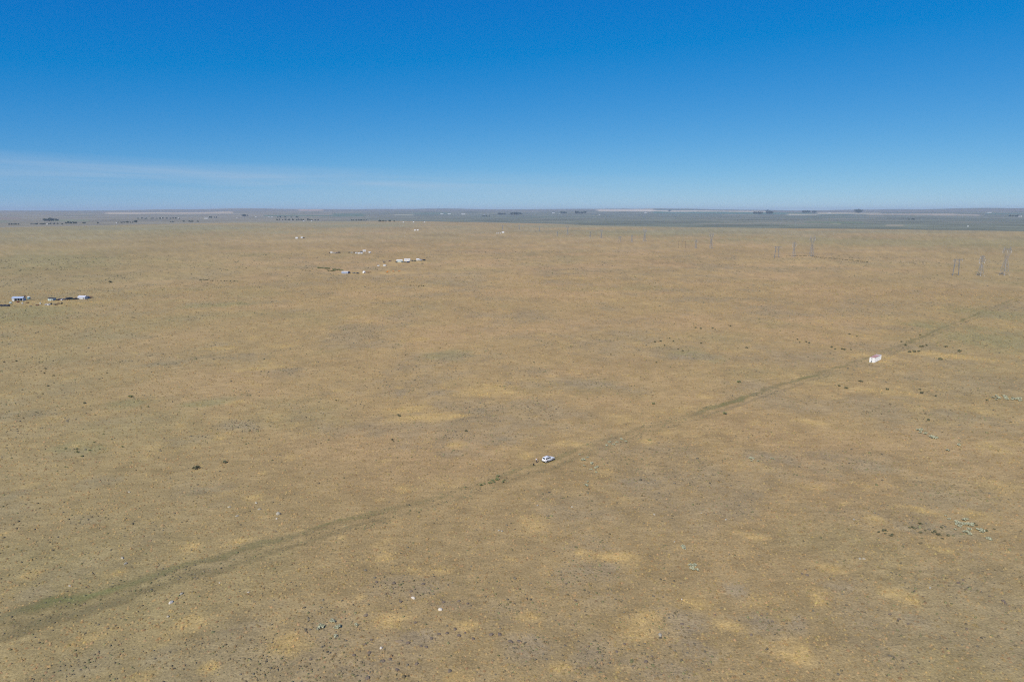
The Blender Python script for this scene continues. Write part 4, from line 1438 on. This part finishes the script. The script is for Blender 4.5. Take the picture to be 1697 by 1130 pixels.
# --- farms of the far valley: sheds and houses
FARM = [(122, 370.0, 26, 'long white farm shed among dark trees in the far left valley'), (77.8, 372.2, 8, 'tiny white house at the rim of the plain, far left'),
        (192.6, 370.0, 8, 'tiny white house on the rim left of the valley tree row'), (341.4, 362.6, 46, 'bright white long farm shed below the pale wheat strip'),
        (392.6, 361.6, 12, 'small white house right of the bright long shed'), (424.0, 359.8, 22, 'white shed far off left of the pair of white sheds'),
        (445.4, 359.8, 26, 'left of a pair of bright white sheds in the valley'), (450.8, 359.7, 26, 'right of a pair of bright white sheds in the valley'),
        (503.2, 366.4, 11, 'small white house among trees on the rim below the pair of sheds'), (516.6, 366.6, 9, 'tiny pale house on the rim right of the white one'),
        (268, 361.8, 16, 'pale house at the right of the far left village'), (296, 361.8, 18, 'pale shed between far left village and bright long shed'),
        (732.4, 354.8, 62, 'left long white greenhouse on the far slope'), (744.4, 354.7, 64, 'right long white greenhouse on the far slope'), (767.8, 355.6, 76, 'large bright white barn on the far slope, biggest of its row'),
        (802.4, 356.0, 20, 'tiny white shed right of the large bright barn'), (809.2, 355.6, 18, 'tiny white shed, second right of the large bright barn'), (857.6, 356.0, 16, 'tiny white house between far dark tree clumps'),
        (917, 353.6, 56, 'white shed on the slope left of the far tree row'), (927.4, 354.2, 22, 'white house under the far dark tree row'), (933.6, 354.0, 18, 'second white house under the far dark tree row'),
        (993.6, 356.6, 30, 'pale shed alone in the sage valley left of the green crop'), (1070, 352.8, 60, 'pale shed at the left tip of the far green crop'), (1110.4, 350.6, 40, 'white farm building on the cream wheat field'),
        (1374, 353.8, 56, 'pale shed in the straw field right of the lone dark trees'), (1479, 354.2, 28, 'small bright white house on the far right slope'), (1640, 352.9, 70, 'long white shed on the right hill'),
        (1690, 359.2, 62, 'bright long white shed at the right edge of the valley'), (1604.4, 375.8, 7.5, 'tiny white house on the rim at right'),
        (668.4, 368.9, 9, 'tiny pale house on the rim, leftmost of three'), (685.4, 368.7, 9, 'tiny pale house on the rim, middle of three'), (703.6, 368.9, 9, 'tiny pale house on the rim, rightmost of three')]
for u, v, wd, lb in FARM:
    gable(u, v, wd, max(6, wd * .4), max(3.2, wd * .11), max(1.4, wd * .05), OFFW, WHITE, lb, 'shed' if 'shed' in lb or 'green' in lb or 'barn' in lb or 'building' in lb else 'house',
          'farm_shed' if wd > 13 else 'house', R(random.uniform(-6, 6)), 1 if wd < 24 else 3, False, 'farm buildings of the far valley')


# ------------------------------------------------------------------ trees of the far farms
def leaf_clump_mesh(name, n, rx, rz, leaf, m, seed, flat=0.0):
    g = np.random.default_rng(seed)
    V, F = [], []
    cen = g.normal(size=(9, 3)) * np.array([rx * .42, rx * .42, rz * .36])
    for i in range(n):
        c = cen[i % 9] + g.normal(size=3) * np.array([rx, rx, rz]) * .24
        if c[2] < -rz * .9 or (flat and c[2] < -flat):
            c[2] = -c[2] * .6
        a, b = g.normal(size=3), g.normal(size=3)
        a /= np.linalg.norm(a)
        b = np.cross(a, b)
        b /= np.linalg.norm(b)
        s = leaf * g.uniform(.6, 1.3)
        k_ = len(V)
        V += [c + a * s, c + b * s * .7, c - a * s, c - b * s * .7]
        F.append((k_, k_ + 1, k_ + 2, k_ + 3))
    me = bpy.data.meshes.new(name)
    me.from_pydata([tuple(q) for q in V], [], F)
    me.materials.append(m)
    return me


TREEM = mat('far_tree_leaves', (.040, .062, .030), .8, 0, .5, .4)
TRUNKM = mat('bark', (.09, .07, .05), .9, 0, .3)
CROWNS = [leaf_clump_mesh('crown', 320, 4.8, 4.4, 1.15, TREEM, 900 + i) for i in range(3)]
_tb = MB().cyl((0, 0, 2.2), (0, 0, 1), .45, 4.6, 8, .28)
for k_ in range(4):
    _tb.bar((0, 0, 3.4), (1.9 * math.cos(k_ * 1.6), 1.9 * math.sin(k_ * 1.6), 6.0), .28, .12)
_t0 = _tb.build('trunk', TRUNKM)
TRUNK = _t0.data
bpy.data.objects.remove(_t0)


def tree(u, v, hgt, label, group):
    p = on_ground(u, v, .1)
    o = thing('broadleaf_tree', p, random.uniform(0, 6), label, 'tree', group)
    s = hgt / 10.0
    for nm, me, z in (('trunk', TRUNK, 0), ('crown', random.choice(CROWNS), 5.6)):
        q = bpy.data.objects.new(nm, me)
        COL.objects.link(q)
        q.parent = o
        q.location = (0, 0, z)
    o.scale = (s * random.uniform(.9, 1.35), s * random.uniform(.9, 1.35), s)


ROWS = [((72, 88.5), 366.8, 7, 26, 'dark tree of the tall clump in the far left valley'), ((93, 97), 366.6, 2, 18, 'dark tree of the small clump right of the tall far left clump'),
        ((109, 128), 371.0, 7, 15, 'dark tree standing round the long far left farm shed'), ((15, 32), 373.0, 6, 9, 'low tree in the leftmost row along the rim'), ((52, 76), 372.4, 8, 9, 'low tree in the second row from the left along the rim'),
        ((78, 104), 372.0, 5, 9, 'low tree near the tiny white house on the left rim'), ((137, 143), 370.9, 2, 10, 'tree of the small pair right of the long far left shed'), ((161, 163), 370.9, 1, 12, 'single dark tree on the left rim'),
        ((195, 222), 369.9, 8, 11, 'dark tree in the long row on the left rim'), ((223, 226), 369.8, 1, 19, 'tallest tree at the right end of the left rim row'), ((281, 290), 369.0, 3, 8, 'low tree of the trio right of the left rim row'),
        ((304, 306), 368.4, 1, 13, 'single rim tree left of the clump below the bright long shed'), ((312, 321), 368.2, 4, 12, 'dark tree of the rim clump below the bright long shed'), ((327, 329), 368.4, 1, 10, 'single rim tree right of the clump below the bright long shed'),
        ((226, 300), 363.2, 14, 17, 'tree of the far left valley village'), ((346, 360), 361.6, 4, 18, 'tree right beside the bright long shed'), ((400, 412), 358.8, 4, 26, 'tree in the dark bar beneath the wheat strip end'),
        ((456, 530), 365.6, 16, 15, 'tree along the valley village above the rim'), ((455, 500), 361.0, 6, 20, 'tree in the row right of the pair of bright sheds'), ((582, 609), 366.0, 10, 11, 'tree of the straight windbreak on the rim'),
        ((627, 640), 367.6, 5, 11, 'dark rim tree right of the straight windbreak'), ((644, 654), 367.8, 2, 12, 'dark rim tree, last pair right of the windbreak'),
        ((798, 812), 359.2, 5, 20, 'tree of the low dark clump below the tiny white sheds'), ((825, 838), 356.0, 5, 34, 'dark tree of the clump left of the tiny far house'), ((846, 865), 356.2, 7, 38, 'dark tree of the clump round the tiny far house'),
        ((928, 938), 354.4, 4, 42, 'dark tree of the far row above two white houses'), ((954, 970), 354.4, 6, 42, 'dark tree of the far row right of two white houses'), ((1108, 1113), 350.6, 2, 44, 'dark tree beside the farm on the cream wheat'),
        ((1250, 1262), 355.0, 5, 40, 'dark tree of the left clump below the green crop'), ((1270, 1280), 354.8, 5, 46, 'dark tree of the right clump below the green crop'), ((1268, 1274), 351.0, 3, 46, 'dark tree of the clump on the skyline above the crop'),
        ((1329, 1341), 353.2, 5, 44, 'dark tree of the clump at the left of the straw field'), ((1347, 1352), 352.8, 3, 44, 'dark tree of the small clump on the straw field'), ((1418, 1426), 353.0, 5, 62, 'dark tree of the big lone clump on the skyline at right'),
        ((1670, 1690), 359.4, 4, 22, 'dark tree left of the right-edge white shed'), ((1504, 1516), 364.6, 5, 12, 'low tree of the thin dark bar in the right valley')]
for (u0, u1), v, n, hgt, lb in ROWS:
    for i in range(n):
        tree(u0 + (u1 - u0) * (i + .5 + random.uniform(-.35, .35)) / n, v + random.uniform(-.25, .25), hgt * random.uniform(.85, 1.4), lb, 'trees: ' + lb)

# ------------------------------------------------------------------ shrubs one can pick out on the plain
SAGE = mat('dark_sage', (.150, .145, .075), .9, 0, .5, 5.0)
PALE = mat('pale_sage', (.40, .40, .26), .9, 0, .35, 5.0)
OLIVE = mat('olive_weed', (.190, .205, .085), .9, 0, .4, 5.0)
SHR = {k_: [leaf_clump_mesh('shrub_foliage', 110, .62, .42, .17, m_, 940 + i + 10 * j, .12) for i in range(3)] for j, (k_, m_) in enumerate((('dark', SAGE), ('pale', PALE), ('olive', OLIVE)))}
_sb = MB()
for k_ in range(5):
    _sb.bar((0, 0, -.05), (.35 * math.cos(k_ * 1.3), .35 * math.sin(k_ * 1.3), .38), .06, .03)
_s0 = _sb.build('woody_stem', TRUNKM)
STEM = _s0.data
bpy.data.objects.remove(_s0)


def shrub(x, y, size, kind, label, group, wide=1.0):
    o = thing({'dark': 'sagebrush', 'pale': 'pale_sagebrush', 'olive': 'green_weed'}[kind], (x, y, h(x, y)), random.uniform(0, 6), label, 'shrub', group)
    for nm, me, z in (('woody_stem', STEM, 0), ('foliage', random.choice(SHR[kind]), .34)):
        q = bpy.data.objects.new(nm, me)
        COL.objects.link(q)
        q.parent = o
        q.location = (0, 0, z)
    o.scale = (size * wide, size, size)


def shrubs(pts, kind, label, group, size=1.0, spread=0.0, n=1):
    for (u, v) in pts:
        for _ in range(n):
            p = at(u, v)[0]
            q = at(u, v)[1] / FPX
            shrub(p[0] + random.gauss(0, spread), p[1] + random.gauss(0, spread * 1.5), size * random.uniform(.75, 1.3), kind, label, group)


shrubs([(1321.5, 563), (1325, 568), (1336, 567), (1341, 569), (1378, 576), (1384, 579), (1395, 579), (1399, 580), (1410, 580), (1407.5, 554.4), (1420, 558)], 'dark',
       'dark shrub in the loose row left of the white container', 'dark shrubs left of the container', 1.1)
shrubs([(1507, 584), (1515, 583.4), (1522.6, 583), (1525, 575), (1529, 575), (1536, 573), (1493.5, 567), (1500.6, 573), (1524.6, 556)], 'dark',
       'dark shrub close along the track right of the white container', 'dark shrubs right of the container', 1.2)
shrubs([(1568, 575.4), (1590, 583), (1558, 596.4)], 'dark', 'dark shrub standing apart at far right of the container', 'lone dark shrubs far right of the container', 1.5)
shrubs([(1425, 632), (1428, 633), (1524.6, 646), (1527, 652), (1470, 646), (1551, 657), (1539, 697), (1636, 664), (1402, 644), (1390, 640)], 'dark',
       'dark shrub on the dry slope in front of the white container', 'dark shrubs in front of the container', 1.1)
shrubs([(1152.7, 543.6), (1161.5, 545), (1181, 544.6), (1185, 546.6), (1210.6, 541), (1109.7, 561), (1116, 566), (1095, 566), (1085, 567), (1101, 573), (1123.8, 579), (1131, 582), (1161.5, 569.4), (1237, 577), (1012, 588), (1087.7, 601)], 'dark',
       'dark shrub scattered over the middle plain beyond the track', 'dark shrubs beyond the track', 1.05)
shrubs([(1083, 669.6), (1224, 634), (1201, 686)], 'olive', 'green weed clump standing near the track between car and container', 'green weeds near the track', 1.1)
shrubs([(557, 664), (659.7, 688), (650, 729), (772.5, 715), (885, 601), (671.7, 589), (652, 732), (662, 690)], 'dark', 'dark shrub scattered over the plain left of the car', 'dark shrubs left of the car', .7)
shrubs([(162.7, 573), (198.6, 576.5), (26.5, 598.6), (7, 600.5), (73, 618.6), (89, 623), (75.6, 611.5), (261.5, 604), (177, 618.4), (437.5, 595.6), (79.6, 640), (140, 668.6)], 'dark',
       'dark shrub scattered over the left part of the plain', 'dark shrubs on the left plain', .72)
shrubs([(371.6, 766.5), (373.5, 767)], 'dark', 'almost black shrub pair standing alone on the left plain', 'near black shrub pair', .85)
shrubs([(326, 777)], 'dark', 'single dark shrub left of the almost black pair', None, 1.2)
shrubs([(215.5, 657.5), (218, 658)], 'olive', 'green shrub pair on the upper left plain', 'green shrub pair', 1.3)
shrubs([(229.6, 682), (133, 756), (128, 752), (146, 746), (160, 741), (150, 738), (138, 744)], 'olive', 'green weed in the green patch on the left plain', 'green weeds on the left plain', .55, 3.5, 2)
shrubs([(548, 1029), (551, 1031)], 'pale', 'pale green shrub, top pair of the pale group near the bottom', 'pale shrub top pair', .95, .2)
shrubs([(532, 1041)], 'pale', 'pale green shrub at the left of the pale group near the bottom', None, 1.0)
shrubs([(556, 1041), (560, 1041)], 'pale', 'pale green shrub at the right of the pale group near the bottom', 'pale shrub right pair', .8, .15)
shrubs([(556, 1055)], 'pale', 'lowest pale green shrub of the pale group near the bottom', None, .7)
shrubs([(591, 1036)], 'pale', 'small pale green shrub right of the pale group near the bottom', None, .6)
shrubs([(1144, 937), (1150, 938), (1156, 945), (1147, 943)], 'pale', 'pale green shrub of the little cluster in the lower right middle', 'pale shrub cluster lower right', .8)
shrubs([(1131, 906), (1133, 909)], 'pale', 'whitish shrub above the pale cluster in the lower right middle', 'whitish shrub pair', .7)
shrubs([(1590, 869), (1597, 872), (1604, 870), (1610, 874), (1602, 878), (1612, 881), (1620, 878), (1595, 876), (1625, 884)], 'pale', 'bluish pale sage in the bright patch at lower right', 'pale sage patch at lower right', .8, 2.0, 3)
shrubs([(1510, 874), (1514, 878), (1530, 871), (1545, 882), (1552, 876), (1562, 886), (1473, 887), (1478, 888), (1636, 876), (1642, 878), (1462, 880)], 'dark', 'dark shrub beside the bluish pale patch at lower right', 'dark shrubs by the pale patch', .62, 1.2, 2)
shrubs([(1522, 713), (1529, 718), (1543.6, 725), (1548, 726)], 'pale', 'pale shrub in the short slanting line on the right plain', 'pale shrubs in a slanting line', 1.1, .4, 2)
shrubs([(1589, 738), (1571, 747)], 'pale', 'pale shrub below the slanting line on the right plain', 'pale shrubs below the line', 1.2)
shrubs([(1655, 661), (1663, 660), (1672, 662), (1680, 661), (1690, 663)], 'pale', 'pale bluish sage in the bright patch near the right edge', 'pale sage by the right edge', 1.2, 2.0, 3)
shrubs([(965, 758), (975, 760), (985, 777), (995, 779), (980, 800), (968, 771), (1250, 764), (1256, 767), (1285, 762), (1010, 738), (1020, 735), (1030, 731)], 'pale', 'pale tufted sage near the track right of the car', 'pale sage right of the car', .8, 1.2, 2)
shrubs([(820, 796), (812, 800), (822, 795), (800, 806), (830, 793)], 'olive', 'green weed along the track left of the person', 'green weeds on the track left of the person', .7, .8, 2)
# the dark line of brush under the middle pylons
for i in range(46):
    u = 1302 + 138 * (i + random.random()) / 46
    v = 424.6 + (0 if u < 1340 else (u - 1340) * .105) + random.uniform(-.25, .25)
    p = at(u, v)[0]
    shrub(p[0], p[1], random.uniform(.9, 1.7), 'dark', 'dark brush in the long line below the middle pylons', 'brush line below the middle pylons', 1.8)
# windbreak hedges at the nearer middle homestead and thickets on the far plain
for u0, u1, v0, v1, n, lb in ((527, 546, 444.6, 445.6, 16, 'green bush in the upper hedge left of the middle homestead'), (551, 569, 446.8, 449.2, 16, 'green bush in the lower hedge touching the middle homestead'),
                              (543, 556, 449.0, 449.6, 8, 'green bush in the short hedge below the two others'), (330, 395, 464.5, 466.8, 20, 'dark bush in the loose thicket on the left far plain'),
                              (498, 516, 448.6, 449.4, 7, 'dark bush in the thin row far left of the middle homestead'), (677, 702, 473, 474.4, 9, 'dark bush in the short row in front of the middle homesteads')):
    for i in range(n):
        f = (i + random.random()) / n
        p = at(u0 + (u1 - u0) * f, v0 + (v1 - v0) * f + random.uniform(-.5, .5))[0]
        shrub(p[0], p[1], random.uniform(1.2, 2.2) * (1 if 'green' in lb else .62), 'olive' if 'green' in lb else 'dark', lb, lb[:40], 1.5)
shrubs([(182, 468.4), (183.5, 468.6)], 'dark', 'lone dark bush pair on the far left plain above the homestead', 'lone far left bush pair', 2.6)


# ------------------------------------------------------------------ rocks
def rock_mesh(seed, m, flat=.65):
    g = np.random.default_rng(seed)
    bm = bmesh.new()
    bmesh.ops.create_icosphere(bm, subdivisions=2, radius=.5)
    d = [(g.normal(size=3), g.uniform(.30, .45)) for _ in range(9)]
    for v_ in bm.verts:
        for n_, lim in d:
            n_ = n_ / np.linalg.norm(n_)
            q = float(np.dot(np.array(v_.co), n_))
            if q > lim:
                v_.co -= Vector(n_) * (q - lim)
        v_.co *= 1 + g.uniform(-.05, .05)
        v_.co.z *= flat
    me = bpy.data.meshes.new('stone')
    bm.to_mesh(me)
    bm.free()
    me.materials.append(m)
    return me


BASALT = mat('basalt', (.155, .118, .080), .9, 0, .5, 4.0)
LICHEN = mat('lichened_rock', (.37, .33, .24), .9, 0, .35, 5.0)
CHALK = mat('white_rock', (.56, .50, .40), .85, 0, .2, 5.0)
BUFF = mat('buff_rock', (.30, .22, .12), .9, 0, .3, 5.0)
RM = {'basalt': [rock_mesh(700 + i, BASALT) for i in range(5)], 'lichen': [rock_mesh(720 + i, LICHEN, .8) for i in range(2)], 'chalk': [rock_mesh(730 + i, CHALK, .75) for i in range(2)], 'buff': [rock_mesh(740, BUFF, .4)]}


def rock(u, v, size, kind, label, group=None, stretch=1.0):
    p = at(u, v)[0]
    rock_at(p[0], p[1], size, kind, label, group, stretch)


def rock_at(x, y, size, kind, label, group=None, stretch=1.0):
    me = random.choice(RM[kind])
    o = bpy.data.objects.new({'basalt': 'dark_stone', 'lichen': 'lichened_boulder', 'chalk': 'white_rock', 'buff': 'buff_rock'}[kind], me)
    COL.objects.link(o)
    o.location = (x, y, h(x, y) + size * .08)
    o.rotation_euler = (random.uniform(-.15, .15), random.uniform(-.15, .15), random.uniform(0, 6))
    o.scale = (size * stretch, size, size)
    tag(o, label, 'rock', group)


rock(729.6, 1010, 1.05, 'chalk', 'bright white rock with dark right side, largest white one near the bottom')
rock(685, 991, .95, 'chalk', 'flat pale rock left of and above the largest white rock', None, 1.5)
rock(631.6, 1073.5, .72, 'chalk', 'white rock lowest in the picture, among dark stones', None, 1.3)
rock(460.6, 852, 1.55, 'lichen', 'largest grey boulder, above the left end of the track')
rock(464.5, 851.6, .8, 'basalt', 'dark stone standing in for the shadow beside the largest grey boulder')  # added where the boulder's shadow lies
rock(458.5, 859.5, .6, 'chalk', 'small pale rock just below the largest grey boulder')
rock(456.8, 881, .55, 'basalt', 'dark stone well below the largest grey boulder')
rock(282.7, 998.8, .95, 'chalk', 'flat white rock beside the lower left track', None, 1.5)
rock(363.7, 965.6, .45, 'chalk', 'small white stone above the flat white rock by the track')
rock(411.5, 981.6, .6, 'lichen', 'pale stone right of the track, nearest the flat white rock', None, 1.3)
rock(278, 1021.4, .6, 'lichen', 'pale stone below the flat white rock by the track', None, 1.4)
rock(300, 984.6, .75, 'lichen', 'pale weathered stone on the lower left track', None, 1.4)
rock(115.5, 971, .6, 'lichen', 'pale stone above the track near the left edge', None, 1.5)
rock(661, 1063, 1.15, 'buff', 'flat buff brown rock among dark stones near the bottom', None, 1.7)
rock(606, 1019.5, 1.0, 'buff', 'thin tan rock lying like a log left of the white rocks', None, 2.0)
rock(1094, 1053, .85, 'lichen', 'pale broken rock near the bottom right of centre', None, 1.5)
rock(1129.6, 993, .55, 'chalk', 'small white stone beside the golden patch at lower right')
for u, v in ((379.6, 840.4), (393, 855), (424.7, 833.6), (203, 925), (208, 934), (213.7, 815.5), (430, 844)):
    rock(u, v, .75, 'lichen', 'small pale stone sprinkled on the lower left plain', 'pale stones on the lower left plain', 1.5)
for u, v in ((891, 837.5), (827, 879), (832, 880), (1163, 850.5), (1084, 852.6), (948, 840), (1203, 860.8), (1118, 898), (1425, 926), (1432, 926), (1415, 861), (1541, 974)):
    rock(u, v, .65, 'lichen', 'small pale stone sprinkled on the plain in front of the car', 'pale stones in front of the car', 1.4)
for u, v in ((663.7, 997), (688.4, 1031.6), (727, 1050.6), (740.7, 1049), (760.6, 1053), (754, 1042.6), (615.4, 1060), (605, 1067.6), (675.7, 1065.6), (697.4, 1070.6), (706, 1072), (586.7, 1085.6), (634.5, 1095.6),
             (646.5, 1092), (690, 1100), (658.4, 1110), (609, 1123.6), (681, 980), (653, 966.6), (624, 964.6), (653, 982.6), (784.5, 1058.6), (813.7, 1051.6), (828, 1051.6), (848, 1064), (514.5, 1092.6), (612, 1081.6),
             (715, 1058), (770, 1049), (845, 1062), (860, 1063), (775, 1000), (760, 996), (735, 998), (701, 968), (745, 1112)):
    rock(u, v, random.uniform(.6, 1.0), 'basalt', 'dark rounded stone in stony ground left of bottom centre', 'dark stones left of bottom centre', 1.1)
for u, v in ((990, 1080), (975.7, 1070.6), (1185, 1018.6), (1080.5, 1087.6), (1070, 1096), (1328.7, 950.6), (1335, 943.6), (1337.5, 953), (1175, 1109.6), (1099, 989), (954, 995.6), (938.5, 967), (1022, 1080), (1035, 1067),
             (1130, 1034), (1140, 1040), (1262, 1020), (1280, 1030), (1245, 1052), (1505, 1034), (1490, 1026), (1475, 1018), (1582, 1047), (1602, 1042), (1596, 961), (1588, 966), (1640, 988), (1663, 996), (1666, 1000), (1530, 988)):
    rock(u, v, random.uniform(.5, .9), 'basalt', 'dark stone in the stony ground right of bottom centre', 'dark stones right of bottom centre', 1.1)


# ------------------------------------------------------------------ members of a group are counted from left to right
def number_groups():
    ones = ['', 'first', 'second', 'third', 'fourth', 'fifth', 'sixth', 'seventh', 'eighth', 'ninth', 'tenth', 'eleventh', 'twelfth']
    same = {}
    for o in COL.objects:
        if o.parent is None and 'label' in o and 'group' in o:
            same.setdefault(o['label'], []).append(o)
    for lb, os_ in same.items():
        if len(os_) < 2:
            continue
        os_.sort(key=lambda q: q.location.x / max(q.location.y, 1))
        for k_, o in enumerate(os_, 1):
            w = ones[k_] if k_ <= 12 else '%d%s' % (k_, {1: 'st', 2: 'nd', 3: 'rd'}.get(k_ % 10 if k_ not in (11, 12, 13) else 0, 'th'))
            o['label'] = ' '.join(('%s from left: %s' % (w, lb)).split()[:16])


number_groups()


# ------------------------------------------------------------------ haze: the thin dry air between here and the hills
def make_haze():
    b = MB().box(-33000, 33000, -33000, 33000, -140, 215)
    m = bpy.data.materials.new('dry_air')
    m.use_nodes = True
    nt = m.node_tree
    nt.nodes.remove(nt.nodes['Principled BSDF'])
    pv = nt.nodes.new('ShaderNodeVolumePrincipled')
    pv.inputs['Color'].default_value = (.68, .83, .98, 1)
    pv.inputs['Density'].default_value = 3.4e-5
    pv.inputs['Anisotropy'].default_value = 0.0
    nt.links.new(pv.outputs[0], nt.nodes['Material Output'].inputs['Volume'])
    o = b.build('haze', m)
    return tag(o, 'thin blue haze over the far valley', None, None, 'stuff')


make_haze()
